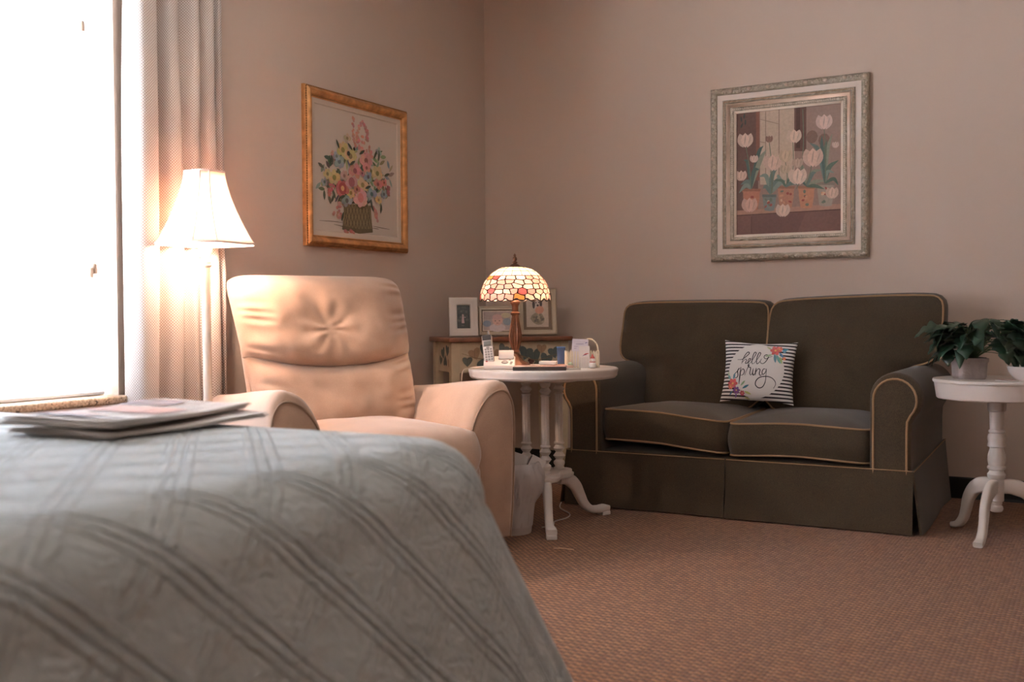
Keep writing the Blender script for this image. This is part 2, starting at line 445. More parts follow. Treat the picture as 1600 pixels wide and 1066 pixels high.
cp = catmull([(x, y, 0) for y, x in folds], 5); arc = [0]
for i in range(1, len(cp)): arc.append(arc[-1]+(cp[i]-cp[i-1]).length)
V, F, UV = [], [], []; zs = [.012+2.41*k/44 for k in range(45)]
for z in zs:
    t = (2.42-z)/2.4
    for i, p in enumerate(cp):
        amp = .72+.24*min(1, t*1.6); yc = -2.215; sy = .86+.06*min(1, t*1.2)
        V.append((.075+(p.x-.075)*amp+.006*math.sin(z*3+i*.21), yc+(p.y-yc)*sy+.005*math.sin(z*2.3+i*.13), z)); UV.append((arc[i], z))
m_ = len(cp)
for j in range(len(zs)-1):
    for i in range(m_-1): F.append((j*m_+i, j*m_+i+1, (j+1)*m_+i+1, (j+1)*m_+i))
cur = thing('curtain', 'taupe and white dotted curtain gathered beside the window, behind the floor lamp', 'curtain')
cl = mk('curtain_cloth', (V, F), curtain_material(), cur); set_uv(cl, UV)
sol = cl.modifiers.new('cloth_thickness', 'SOLIDIFY'); sol.thickness = .002
rod = thing('curtain_rod', 'bronze curtain rod with brackets on the window wall above the curtain', 'curtain rod', (.075, ym, 2.43))
DARKM = mat('dark_bronze_metal', (.10, .06, .04), .4, .8)
mk('rod', tube([(0, -1.15, 0), (0, 1.35, 0)], .012, 12), DARKM, rod)
for y in (-1.0, .3, 1.2): mk('bracket', tube([(0, y, 0), (-.078, y, 0)], .008, 8), DARKM, rod)
for y, s in ((-1.15, -1), (1.35, 1)): mk('finial', xf(lathe([(.008, 0), (.014, .01), (.022, .03), (.015, .05), (.004, .06)], 14), (0, y, 0), (R(-90*s), 0, 0)), DARKM, rod)

# ---- floor lamp
CREAM = mat('antique_cream_paint', (.72, .60, .49), .5, var=.08, vscale=14)
fl = thing('floor_lamp', 'cream floor lamp with a lit bell shade in front of the curtain', 'floor lamp', (.28, -2.526, 0))
mk('base', lathe([(.115, 0), (.115, .012), (.11, .02), (.085, .03), (.05, .04), (.03, .06), (.022, .09), (.026, .1), (.02, .12)], 36), CREAM, fl)
mk('pole', lathe([(.019, .11), (.019, .5, .0), (.0165, .6), (.0165, 1.085)], 24), CREAM, fl)
mk('collar', lathe([(.017, 1.08), (.021, 1.084), (.022, 1.09), (.018, 1.094), (.0205, 1.098), (.0205, 1.104), (.017, 1.108)], 24), CREAM, fl)
mk('fluted_cup', lathe([(.017, 1.106), (.019, 1.12, .12), (.023, 1.14, .16), (.030, 1.165, .16), (.033, 1.175, .1), (.030, 1.18), (.012, 1.182)], 48, 12), CREAM, fl)
def cut_sq(a, c): return [(a, -a+c), (a, a-c), (a-c, a), (-a+c, a), (-a, a-c), (-a, -a+c), (-a+c, -a), (a-c, -a)]
SHADE = translucent('cream_lampshade_silk', (.80, .72, .66), (.88, .70, .60), .5, .9)
TRIM = mat('cream_shade_trim', (.66, .56, .5), .8)
ZB, ZT = 1.168, 1.440; lev = []
for k in range(15):
    t = k/14; g = (1-t)**1.75; a = .064+(.157-.064)*g+.010*math.sin(PI*t)*.4; c = .024+(.062-.024)*g; z = ZB+(ZT-ZB)*t; lev.append((a, c, z))
V, F = [], []
for a, c, z in lev: V += [(x, y, z) for x, y in cut_sq(a, c)]
for i in range(14):
    for k in range(8): F.append((i*8+k, i*8+(k+1) % 8, (i+1)*8+(k+1) % 8, (i+1)*8+k))
sh = mk('shade', (V, F), SHADE, fl, True, angle=20); so = sh.modifiers.new('thickness', 'SOLIDIFY'); so.thickness = .0015
for k in range(8): mk('seam_trim', tube([(cut_sq(a, c)[k][0], cut_sq(a, c)[k][1], z) for a, c, z in lev], .0026, 6), TRIM, sh)
for i, r_ in ((0, .0042), (14, .0036)):
    a, c, z = lev[i]; mk('rim_trim', tube([(x, y, z) for x, y in cut_sq(a, c)], r_, 6, True), TRIM, sh)
mk('harp', comb(tube([(0, 0, 1.18), (.0, .04, 1.24), (0, .045, 1.32), (0, .02, 1.41), (0, 0, 1.425)], .0018, 6), tube([(0, 0, 1.18), (.0, -.04, 1.24), (0, -.045, 1.32), (0, -.02, 1.41), (0, 0, 1.425)], .0018, 6),
   *[tube([(0, 0, 1.425), (x, y, 1.438)], .0016, 5) for x, y in ((.064, 0), (-.064, 0), (0, .064), (0, -.064))]), DARKM, fl)
BULB = emission('lit_bulb', (1, .75, .60), 85)
mk('bulb', lathe([(.012, 1.18), (.014, 1.2), (.026, 1.235), (.030, 1.255), (.026, 1.275), (.012, 1.288), (.002, 1.29)], 20), BULB, fl)

# ================================================================ BED
def quilt_material():
    m = mat('grey_green_quilted_spread', (.36, .40, .40), .9, sheen=.35); n = N(m); uv = n.sep(n.add('ShaderNodeUVMap').outputs[0])
    u, v = uv[0], uv[1]; hs = None; p, g = .152, .0205
    for sg in (1, -1):
        a = n.math('MULTIPLY', n.math('ADD' if sg == 1 else 'SUBTRACT', u, v), .7071); a = n.math('ADD', a, 20.0+.06*sg)
        pa = n.math('MODULO', a, p); gr = n.math('LESS_THAN', pa, g*3)
        q = n.math('ABSOLUTE', n.math('SUBTRACT', n.math('FRACT', n.math('DIVIDE', pa, g)), .5)); q = n.ramp(q, .5, .2)  # 1 at cell centre
        q = n.math('SUBTRACT', 1.0, n.math('POWER', n.math('SUBTRACT', 1.0, q), 2.0))
        h = n.math('ADD', n.math('MULTIPLY', n.math('SUBTRACT', q, 1.0), n.math('MULTIPLY', gr, .38 if sg == 1 else 1.0)), 1.0)   # dips between lines
        hs = h if hs is None else n.math('MINIMUM', hs, h)
    vec = n.comb(u, v, 0.0)
    nz = n.noise(26, 4, vec, .6); w = n.add('ShaderNodeTexWave'); w.inputs['Scale'].default_value = 9; w.inputs['Distortion'].default_value = 9; w.inputs['Detail Scale'].default_value = 3; n.l.new(vec, w.inputs['Vector'])
    h2 = n.math('ADD', hs, n.math('ADD', n.math('MULTIPLY', nz, .5), n.math('MULTIPLY', w.outputs['Fac'], .22)))
    f = n.ramp(n.noise(3, 3, vec), .3, .7); n.color(n.mix(f, (.385, .395, .372), (.435, .445, .418)))
    n.bump(h2, 1.0, .010); return m
bed = thing('bed', 'bed pushed up to the window, under the grey-green quilt', 'bed', (1.11, -4.09, 0))
mk('mattress', rbox(-.93, .93, -.62, .62, .32, .56, .09, 5), mat('white_mattress_ticking', (.7, .69, .66), .9), bed)
mk('box_spring', rbox(-.92, .92, -.61, .61, .13, .318, .05, 3), mat('beige_box_spring', (.5, .45, .38), .9), bed)
for sx in (-1, 1):
    for sy in (-1, 1): mk('leg', xf(lathe([(.025, 0), (.03, .12), (.03, .132)], 14), (sx*.88, sy*.58, 0)), DARKM, bed)
NP = 220; cont = resample(rrect(2.02, 1.44, .21, 12), NP); nrm = []
for k in range(NP):
    t = (cont[(k+1) % NP]-cont[k-1]).normalized(); nrm.append(Vector((t.y, -t.x)))
V, F, UV, rings = [], [], [], 0
def ztop(x, y): return .612+.006*(x+1.0)+.014*(1-(x/1.05)**4)*(1-(y/.75)**4)+.006*noise.noise((x*2.1, y*2.1, 3))
def ring(fn):
    global rings
    for k in range(NP): p, uv = fn(k); V.append(p); UV.append(uv)
    rings += 1
INS = .15
for s in [.03]+[i/16 for i in range(1, 17)]:
    def f(k, s=s):
        q = (cont[k]-nrm[k]*INS)*s; return (q.x, q.y, ztop(q.x, q.y)), (q.x, q.y)
    ring(f)
ER = .14
for i in range(1, 9):
    th = R(90*i/8)
    def f(k, th=th):
        q = cont[k]-nrm[k]*(INS-ER*math.sin(th)); z = ztop(q.x, q.y)-ER*(1-math.cos(th)); c = cont[k]-nrm[k]*(INS-ER*th); return (q.x, q.y, z), (c.x, c.y)
    ring(f)
for i in range(1, 21):
    t = i/20
    def f(k, t=t):
        z0 = ztop(cont[k].x, cont[k].y)-ER; z = z0*(1-t)+.018*t; d = z0-z
        corner = max(0, 1-abs(abs(nrm[k].x)-.707)/.707)
        rip = .012*t*math.sin(k*.31+1.2*math.sin(k*.07))+.006*t*math.sin(k*.83)
        off = -.005+.085*t**1.1+.15*t*corner**2+rip
        q = cont[k]+nrm[k]*off
        if q.x+1.11 < .06: q.x = .06-1.11
        e = cont[k]+nrm[k]*(d+ER*.57-.01); return (q.x, q.y, z), (e.x, e.y)
    ring(f)
for i in range(rings-1):
    for k in range(NP): k2 = (k+1) % NP; F.append((i*NP+k, i*NP+k2, (i+1)*NP+k2, (i+1)*NP+k))
F.append(tuple(range(NP-1, -1, -1)))
spread = mk('bedspread', (V, F), quilt_material(), None, True, (1.11, -4.09, 0), angle=80); set_uv(spread, UV)
tag(spread, 'grey-green quilted bedspread hanging to the carpet over the bed', 'bedspread')

# ---- newspapers on the bed
NEWS = mat('newsprint', (.68, .60, .54), .9, var=.06, vscale=30, bump=(60, .2))
def newspaper(label, x, y, z, rz, L, W, T, seed, pic):
    t = thing('newspaper', label, 'newspaper', (x, y, z), rz, group='folded newspapers on the bed')
    r2 = random.Random(seed); n = 5; parts = []
    for k in range(n):
        z0 = T*k/n; a, b = r2.uniform(-.008, .008), r2.uniform(-.006, .006); nx, ny = 12, 6; V, F = [], []
        for s in (0, 1):
            for i in range(nx+1):
                for j in range(ny+1):
                    u, v = i/nx, j/ny; wv = .004*(k+1)/n*math.sin(u*5+seed)+.003*(k+1)/n*math.cos(v*6+seed)
                    V.append((-L/2+L*u+a, -W/2+W*v+b, z0+s*T/n*.8+wv+.004*(k+1)/n))
        m = (nx+1)*(ny+1); g = lambda i, j, s: s*m+i*(ny+1)+j
        for i in range(nx):
            for j in range(ny): F.append((g(i, j, 1), g(i+1, j, 1), g(i+1, j+1, 1), g(i, j+1, 1))); F.append((g(i, j, 0), g(i, j+1, 0), g(i+1, j+1, 0), g(i+1, j, 0)))
        for i in range(nx): F.append((g(i, 0, 0), g(i+1, 0, 0), g(i+1, 0, 1), g(i, 0, 1))); F.append((g(i, ny, 0), g(i, ny, 1), g(i+1, ny, 1), g(i+1, ny, 0)))
        for j in range(ny): F.append((g(0, j, 0), g(0, j, 1), g(0, j+1, 1), g(0, j+1, 0))); F.append((g(nx, j, 0), g(nx, j+1, 0), g(nx, j+1, 1), g(nx, j, 1)))
        parts.append((V, F))
    for p_ in parts: mk('page', p_, NEWS, t)
    P = Paint(); k = n-1
    for c in range(4):
        x0 = -W/2+.02+c*(W-.03)/4
        for q in range(16):
            yy = L/2-.17-q*.021
            if r2.random() < .9: P.rect(-yy-.004, x0, -yy+.004, x0+(W-.03)/4-.012-r2.random()*.012, (176, 150, 140))
    P.rect(-L/2+.03, -W/2+.02, -L/2+.06, W/2-.06, (96, 78, 74))
    for (x0, y0, x1, y1, c) in pic: P.rect(x0, y0, x1, y1, c)
    wz = lambda X, Y: T+.004*math.sin((X/L+.5)*5+seed)+.003*math.cos((Y/W+.5)*6+seed)+.004-T/n*.2
    o = P.build('print', t, lambda X, Y, h: (X, Y, wz(X, Y)+h+.002))
    return t
zb = .640
newspaper('lower folded newspaper on the bed, its corner sticking out beneath another newspaper', 1.265, -3.685, zb+.001, R(92), .50, .31, .009, 3, [])
newspaper('upper folded newspaper on the bed with reddish photos on its page', 1.24, -3.70, zb+.021, R(101), .50, .31, .011, 8, [(-.05, -.10, .08, .10, (196, 140, 122)), (.12, .0, .22, .14, (150, 128, 132)), (-.2, -.02, -.12, .1, (188, 152, 140))])

# ================================================================ RECLINER
PEACH = fabric('peach_chenille', (.50, .305, .20), (.58, .37, .255), 500, sheen=.5, var=.45, big=7)
PIPE_P = mat('tan_seam_piping', (.38, .25, .17), .9)
rc = thing('recliner', 'peach fabric recliner armchair with rounded arms between floor lamp and round table', 'armchair', (1.05, -2.35, 0), math.atan2(-.457, .89))
SEC = [(.080, .045), (.092, .2), (.098, .38), (.100, .50), (.094, .58), (.074, .626), (.044, .643), (.008, .636), (-.028, .612), (-.060, .572), (-.086, .52), (-.104, .46), (-.116, .38), (-.122, .3), (-.122, .045)]
def arm(sg):
    sec = catmull([(a, b, 0) for a, b in SEC], 4); xs = [(-.725, .86, .905), (-.69, .97, .915), (-.6, 1, .925), (-.45, 1, .945), (-.3, 1, .97), (-.16, 1, .99), (-.06, 1.0, 1.0), (-.025, .995, 1), (-.009, .975, .992), (0, .945, .982)]
    V, F = [], []; m = len(sec)
    for x, s, zs_ in xs:
        for p in sec:
            zz = p.y*zs_ if p.y > .3 else p.y*(.3*zs_/.3 if False else 1)*(zs_ if p.y > .2 else 1)
            puff = .008*math.sin(max(0, min(1, (x+.8)/.8))*PI)
            V.append((x, sg*(.39+p.x*s+(puff if p.x > 0 else -puff)), .045+(zz-.045)*(s if x > -.1 else 1)))
    for i in range(len(xs)-1):
        for k in range(m): k2 = (k+1) % m; F.append((i*m+k, i*m+k2, (i+1)*m+k2, (i+1)*m+k))
    F.append(tuple(range(m))); F.append(tuple((len(xs)-1)*m+k for k in range(m)))
    o = mk('arm', (V, F), PEACH, rc, angle=60)
    edge = [Vector((.0005, sg*(.39+p.x*.955), .045+(p.y*.984-.045)*.955)) for p in sec]
    mk('piping', tube(edge, .0042, 6), PIPE_P, o)
    inn = [(sg*(.39+p.x*.93), .045+(p.y*.98-.045)*.94) for p in sec]; c = (sg*.38, .3)
    V = []; F = []; lv = [(1, 0), (.96, .005), (.85, .009), (.6, .012), (.3, .013)]
    for s, d in lv:
        for y, z in inn: V.append((d-.001, c[0]+(y-c[0])*s, c[1]+(z-c[1])*s))
    for i in range(len(lv)-1):
        for k in range(m): k2 = (k+1) % m; F.append((i*m+k, i*m+k2, (i+1)*m+k2, (i+1)*m+k))
    F.append(tuple((len(lv)-1)*m+k for k in range(m)))
    mk('front_panel', (V, F), PEACH, o)
arm(1); arm(-1)
(vf, _, _) = cushion(resample(rrect(.70, .575, .09, 8), 80), .12, .035, .02, 9); vf = warp(xf(vf, (-.27, 0, .405)), lambda p: Vector((p.x+(.03 if p.x > 0 else 0), p.y, p.z-.05*max(0, (p.x+.02)/.1)**2+.004*noise.noise(p*9))))
mk('seat', vf, PEACH, rc, angle=80)
vf, _, _ = cushion(resample(rrect(.32, .565, .07, 8), 72), .06, .045, .02, 8)
mk('footrest', warp(xf(vf, (.045, 0, .215), (0, R(90), 0)), lambda p: p+Vector((.004*noise.noise(p*8), 0, 0))), PEACH, rc, angle=80)
mk('base', rbox(-.74, .0, -.29, .29, .03, .34, .02), PEACH, rc)
for sx in (-.66, -.08):
    for sy in (-.3, .3): mk('leg', rbox(sx-.025, sx+.025, sy-.025, sy+.025, 0, .05, .004), DARKM, rc)
def backx(z): return -.50-(z-.40)*.36-.05*((z-.4)/.65)**2
def seam_z(u): return .735-.042*(1-u*u)+.010*abs(u)**3
def back_cushion(name, lo, hi, w0, w1, T, wr, dimple, topround):
    nu, nv = 72, 110; V, F = [], []
    def pt(u, v, side):
        zl, zh = lo(u), hi(u); e = 1-abs(u)**5
        W = w0+(w1-w0)*v; z = zl+(zh-zl)*v
        if topround: z -= .026*abs(u)**11*v**3
        y = u*W/2*(1-(.035*v**14 if topround else 0))
        pr = max(0, 1-abs(u)**4.5)**.5*max(0, 1-abs(2*v-1)**4.5)**.45
        x = backx(z)+(T*pr if side else -.012*pr)
        if side:
            g = max(0, (abs(u)-.62)/.38)
            x += -wr*g*pr**.25*(.5+.5*math.sin(v*46+2*math.sin(v*13+u)))*min(1, 6*(1-abs(u)))
            x += 0.016*noise.noise((u*2.6, v*2.8, T*50))*pr+.005*noise.noise((u*7, v*6, 3))*pr
            if dimple:
                du, dv = (u+.05)*.37, (v-.42)*.3; r2 = du*du+dv*dv; ang = math.atan2(dv, du)
                x -= .022*math.exp(-r2/.006); x += .0045*math.sin(ang*9+1.5*math.sin(ang*2))*math.exp(-r2/.016)*min(1, r2/.0008)
        return (x, y, z)
    us = [math.sin(PI/2*(-1+2*i/nu)) for i in range(nu+1)]; vs = [.5+.5*math.sin(PI/2*(-1+2*j/nv)) for j in range(nv+1)]
    for s in (1, 0):
        for u in us:
            for v in vs: V.append(pt(u, v, s))
    m = (nu+1)*(nv+1); g = lambda i, j, s: s*m+i*(nv+1)+j
    for i in range(nu):
        for j in range(nv): F.append((g(i, j, 0), g(i+1, j, 0), g(i+1, j+1, 0), g(i, j+1, 0))); F.append((g(i, j, 1), g(i, j+1, 1), g(i+1, j+1, 1), g(i+1, j, 1)))
    for i in range(nu):
        for j in (0, nv): F.append((g(i, j, 0), g(i, j, 1), g(i+1, j, 1), g(i+1, j, 0)))
    for j in range(nv):
        for i in (0, nu): F.append((g(i, j, 0), g(i, j+1, 0), g(i, j+1, 1), g(i, j, 1)))
    return mk(name, (V, F), PEACH, rc, angle=70)
back_cushion('lumbar_cushion', lambda u: .40, lambda u: seam_z(u)+.012, .665, .715, .115, .022, False, False)
back_cushion('head_cushion', lambda u: seam_z(u)-.012, lambda u: 1.062, .725, .765, .135, .022, True, True)
V, F = [], []; out = [Vector((p.x, p.y)) for p in resample(rrect(.70, .98, .06, 6), 60)]
for d, s in ((0, 1), (-.03, 1.01), (-.06, .99), (-.075, .94)):
    for p in out: z = .55+p.y*s; V.append((backx(max(z, .2))+d+.004, p.x*s, z))
for i in range(3):
    for k in range(60): F.append((i*60+k, i*60+(k+1) % 60, (i+1)*60+(k+1) % 60, (i+1)*60+k))
F += [tuple(range(60)), tuple(180+k for k in range(60))]
mk('back_shell', (V, F), PEACH, rc, angle=60)

# ================================================================ LOVESEAT
OLIVE = fabric('olive_brown_chenille', (.050, .031, .0155), (.096, .062, .032), 420, sheen=.2, var=.3, bstr=.35)
PIPE_S = mat('tan_cord_piping', (.36, .215, .11), .85)
SX, SY = 1.81, -.52
sf = thing('loveseat', 'olive brown two-seat sofa with tan piping and a skirt against the wall', 'sofa', (SX, SY, 0))
def sw(vf): return xf(vf, (-SX, -SY, 0))
mk('base', sw(rbox(1.055, 2.565, -.955, -.06, .05, .262, .02)), OLIVE, sf)
for x in (1.12, 2.50):
    for y in (-.9, -.12): mk('leg', sw(rbox(x-.03, x+.03, y-.03, y+.03, 0, .055, .004)), DARKM, sf)
mk('back_frame', sw(rbox(1.09, 2.53, -.24, -.04, .2, .80, .05, 4)), OLIVE, sf)
cx, cz, r_ = 2.515, .548, .104
prof = [(2.411, .235), (2.411, .40)]+[(cx+r_*math.cos(R(a)), cz+r_*math.sin(R(a))) for a in range(180, -56, -14)]+[(2.574, .445), (2.572, .40), (2.572, .235)]
for sg in (1, -1):
    pf = [(x if sg == 1 else 2*SX-x, z) for x, z in prof]
    a = mk('arm', sw(prism(pf, -1.0, -.07, .022, 4)), OLIVE, sf, angle=50)
    c0 = (2.49 if sg == 1 else 2*SX-2.49, .5)
    path = [Vector((c0[0]+(x-c0[0])*.80, -1.001, c0[1]+(z-c0[1])*(.83 if z > .3 else 1))) for x, z in pf]
    mk('piping', sw(tube(path, .0048, 6)), PIPE_S, a)
def seat_cushion(x0, x1, sag):
    w, d = x1-x0, .66
    vf, top, bot = cushion(resample(rrect(w-.008, d, .045, 6), 96), .138, .03, .014, 9, 6)
    cxx, cyy = (x0+x1)/2, -.975+d/2
    def wf(p): return Vector((p.x+cxx, p.y+cyy, p.z+.358+sag(p.x/w)*max(0, min(1, (-p.y/d+.5)))+.004*noise.noise((p.x*6, p.y*6, 1))))
    o = mk('seat_cushion', sw(warp(vf, wf)), OLIVE, sf, angle=50)
    for lp in (top, bot): mk('piping', sw(tube([wf(p) for p in lp], .0046, 6, True)), PIPE_S, o)
seat_cushion(1.207, 1.803, lambda q: .012*math.cos(q*3+1.0)-.03*max(0, q)+.012)
seat_cushion(1.807, 2.409, lambda q: -.012+.008*math.cos(q*5))
def back_cush(out, seed):
    P = resample(chaikin([Vector(p) for p in out], 2), 110)
    if sum(P[i].x*P[(i+1) % 110].y-P[(i+1) % 110].x*P[i].y for i in range(110)) < 0: P = P[::-1]
    vf, top, bot = cushion(P, .13, .055, .012, 11, 6, 2.4)
    def wf(p):
        q = .017*noise.noise((p.x*5, p.y*5, seed))+.007*noise.noise((p.x*14, p.y*11, seed))
        fold = -.018*math.exp(-((p.y-.62-.12*abs(p.x-SX-.0)*0)/.03)**2)*max(0, min(1, (abs(p.x-SX)-.5)/.1))
        return Vector((p.x, -.395+(p.y-.44)*.29-p.z-(q+fold if p.z > .05 else 0), p.y))
    o = mk('back_cushion', sw(warp(vf, wf)), OLIVE, sf, angle=50)
    for lp in (top, bot): mk('piping', sw(tube([wf(p)+Vector((0, -.002 if p.z > 0 else .002, 0)) for p in lp], .0046, 6, True)), PIPE_S, o)
back_cush([(1.19, .42), (1.5, .42), (1.812, .42), (1.812, .7), (1.812, .90), (1.795, .942), (1.74, .948), (1.45, .952), (1.10, .950), (1.045, .93), (1.040, .86), (1.042, .70), (1.07, .655), (1.15, .64), (1.185, .60), (1.19, .5)], 2)
back_cush([(2.43, .42), (2.1, .42), (1.812, .42), (1.812, .7), (1.812, .90), (1.835, .940), (1.88, .955), (2.2, .968), (2.54, .974), (2.60, .955), (2.606, .88), (2.60, .71), (2.56, .665), (2.47, .645), (2.435, .60), (2.43, .5)], 5)
def skirt(p0, p1, out, nw, flare, seed, parent=sf, z1=.258, z1b=None):
    p0, p1, out = Vector(p0), Vector(p1), Vector(out); V, F = [], []; nx, nz = 26, 6; z1b = z1b or z1
    for s in (0, 1):
        for i in range(nx+1):
            for j in range(nz+1):
                u, v = i/nx, j/nz; zt = z1+(z1b-z1)*u; z = zt*(1-v)+.006*v; p = p0.lerp(p1, u)
                o = flare*v+.007*v*math.sin(u*nw+seed)+.004*v*noise.noise((u*4, v, seed))-s*.008; q = p+out*o; V.append((q.x, q.y, z))
    m = (nx+1)*(nz+1); g = lambda i, j, s: s*m+i*(nz+1)+j
    for i in range(nx):
        for j in range(nz): F.append((g(i, j, 0), g(i+1, j, 0), g(i+1, j+1, 0), g(i, j+1, 0))); F.append((g(i, j, 1), g(i, j+1, 1), g(i+1, j+1, 1), g(i+1, j, 1)))
        for j in (0, nz): F.append((g(i, j, 0), g(i, j, 1), g(i+1, j, 1), g(i+1, j, 0)))
    for j in range(nz):
        for i in (0, nx): F.append((g(i, j, 0), g(i, j+1, 0), g(i, j+1, 1), g(i, j, 1)))
    o = mk('skirt_panel', sw((V, F)), OLIVE, parent)
    mk('piping', sw(tube([p0.lerp(p1, u/10)+Vector((0, 0, z1+(z1b-z1)*u/10))+out*.001 for u in range(11)], .0024, 6)), PIPE_S, o)
skirt((1.040, -1.004, 0), (1.806, -1.004, 0), (0, -1, 0), 5, .022, 1); skirt((1.813, -1.004, 0), (2.582, -1.004, 0), (0, -1, 0), 4, .026, 2.5)
skirt((2.586, -1.016, 0), (2.584, -.08, 0), (1, 0, 0), 6, .028, .4, z1b=.29); skirt((1.036, -1.000, 0), (1.036, -.08, 0), (-1, 0, 0), 6, .03, 1.4)

# ---- throw pillow
def pillow_material():
    m = mat('striped_pillow_cotton', (.8, .75, .7), .9, bump=(500, .15, .0005)); n = N(m); x, y, z = n.sep(n.coord())
    d = n.math('SQRT', n.math('ADD', n.math('POWER', n.math('SUBTRACT', x, -.003), 2.0), n.math('POWER', z, 2.0)))
    inside = n.math('LESS_THAN', d, .1285); st_ = n.math('GREATER_THAN', n.math('FRACT', n.math('DIVIDE', n.math('ADD', z, 2.0), .0165)), .58)
    f = n.math('MULTIPLY', st_, n.math('SUBTRACT', 1.0, inside)); n.color(n.mix(f, (.80, .735, .69), (.025, .018, .02))); return m
PW, PH, PT = .345, .300, .058
pl = thing('throw_pillow', 'small striped throw pillow with spring lettering and flowers, leaning on the sofa back', 'pillow', (1.822, -.545, .614), rot=(R(-14), R(1.5), R(4)))
def pil(u, v): return PT*max(0, 1-u*u)**.42*max(0, 1-v*v)**.42
def pxy(u, v): return PW/2*u*(1-.085*(1-v*v)*abs(u)), PH/2*v*(1-.10*(1-u*u)*abs(v))
nu = 44; V, F = [], []; ts = [math.sin(PI/2*(-1+2*i/nu)) for i in range(nu+1)]
for s in (-1, 1):
    for u in ts:
        for v in ts:
            x, z = pxy(u, v); q = pil(u, v)+.0025*noise.noise((x*22, z*22, s))*min(1, 4*(1-max(abs(u), abs(v)))); V.append((x, s*q, z))
m = (nu+1)**2; g = lambda i, j, s: s*m+i*(nu+1)+j
for i in range(nu):
    for j in range(nu): F.append((g(i, j, 0), g(i+1, j, 0), g(i+1, j+1, 0), g(i, j+1, 0))); F.append((g(i, j, 1), g(i, j+1, 1), g(i+1, j+1, 1), g(i+1, j, 1)))
po = mk('pillow_cover', (V, F), pillow_material(), pl, angle=80)
bm = bmesh.new(); bm.from_mesh(po.data); bmesh.ops.remove_doubles(bm, verts=bm.verts, dist=1e-5); bm.to_mesh(po.data); bm.free()
K = .345/850; cv = lambda q: ((q[0]-690)*K, (572-q[1])*K)
P = Paint(); INK = (38, 30, 34)
def wr(pts, w=7.5): P.stroke([cv(q) for q in pts], w*1.35*K, INK, n=6)
wr([(460, 455), (520, 450), (575, 400), (592, 372), (572, 362), (545, 400), (525, 460), (515, 505)]); wr([(520, 490), (552, 450), (568, 460), (560, 498), (580, 495), (605, 470), (615, 445), (600, 440), (588, 470), (595, 502), (622, 488)], 7)
wr([(620, 490), (650, 430), (672, 375), (655, 362), (640, 400), (632, 460), (640, 502), (665, 490)], 7); wr([(665, 490), (702, 430), (724, 378), (708, 362), (692, 400), (685, 460), (695, 500), (722, 478), (738, 445)], 7)
wr([(742, 438), (730, 470), (745, 494), (775, 488), (802, 450), (816, 410), (800, 388), (775, 395), (768, 420), (790, 438), (818, 420), (860, 402)], 6.5)
wr([(425, 640), (465, 600), (494, 556), (474, 590), (482, 640), (465, 670), (436, 664)], 8); wr([(510, 545), (506, 640), (500, 742)], 10); wr([(510, 602), (535, 566), (556, 590), (545, 630), (514, 642)], 7)
wr([(562, 640), (588, 560), (606, 522), (594, 514), (600, 540), (626, 552), (620, 610), (632, 634), (650, 615)], 7.5); wr([(658, 556), (652, 610), (664, 634), (680, 615)], 9); wr([(690, 550), (684, 636)], 9)
wr([(686, 604), (712, 560), (734, 568), (730, 615), (744, 636), (762, 618)], 7.5); wr([(800, 560), (776, 556), (760, 590), (770, 622), (795, 600), (806, 556)], 7)
wr([(806, 552), (806, 640), (800, 710), (770, 765), (725, 774), (692, 740), (702, 690), (750, 652), (830, 642), (890, 668), (917, 718), (896, 772)], 8)
rp = random.Random(4)
def fl_(x, y, r, c, n=6, cen=(240, 190, 90)):
    for k in range(n): a = 2*PI*k/n; P.blob(*cv((x+r*.55*math.cos(a), y+r*.55*math.sin(a))), r*.5*K, r*.36*K, tuple(min(255, q+rp.randint(-14, 14)) for q in c), -a, 9)
    P.blob(*cv((x, y)), r*.22*K, r*.22*K, cen, 0, 8)
def lf_(x, y, L, a, c): P.leaf(*cv((x, y)), L*K, L*.28*K, R(a), c)
for x, y, L, a, c in ((880, 370, 110, -80, (110, 160, 176)), (900, 380, 120, -62, (120, 180, 170)), (930, 350, 90, -50, (90, 140, 190)), (960, 340, 70, 30, (80, 170, 180)), (860, 380, 90, -160, (170, 190, 150)), (840, 320, 70, 150, (200, 200, 150)), (950, 320, 80, 10, (70, 160, 190)), (940, 400, 90, -70, (170, 190, 120)),
    (400, 700, 90, 120, (120, 180, 180)), (430, 690, 80, 80, (90, 140, 160)), (540, 790, 90, 30, (60, 130, 150)), (560, 820, 90, -20, (200, 200, 120)), (520, 760, 80, 50, (150, 180, 130)), (420, 820, 60, -120, (50, 110, 140)), (470, 840, 60, -100, (120, 70, 150)), (370, 650, 60, 100, (190, 200, 160)), (560, 880, 70, -20, (200, 190, 120))): lf_(x, y, L, a, c)
fl_(885, 330, 58, (232, 92, 84)); fl_(930, 310, 34, (240, 120, 90)); fl_(988, 420, 20, (236, 104, 60)); fl_(425, 735, 58, (228, 70, 78)); fl_(470, 812, 42, (140, 84, 150)); fl_(400, 770, 32, (238, 110, 70)); fl_(540, 842, 30, (214, 70, 84)); fl_(985, 335, 20, (80, 150, 200))
def on_pillow(x, z, h):
    u, v = x/(PW/2), z/(PH/2)
    for _ in range(6):
        a, b = pxy(u, v); u += (x-a)/(PW/2); v += (z-b)/(PH/2)
    q = pil(max(-.99, min(.99, u)), max(-.99, min(.99, v)))+.0025*noise.noise((x*22, z*22, -1)); return (x, -q-h-.0009, z)
P.build('printed_lettering', pl, on_pillow, PAINT, fan=True)

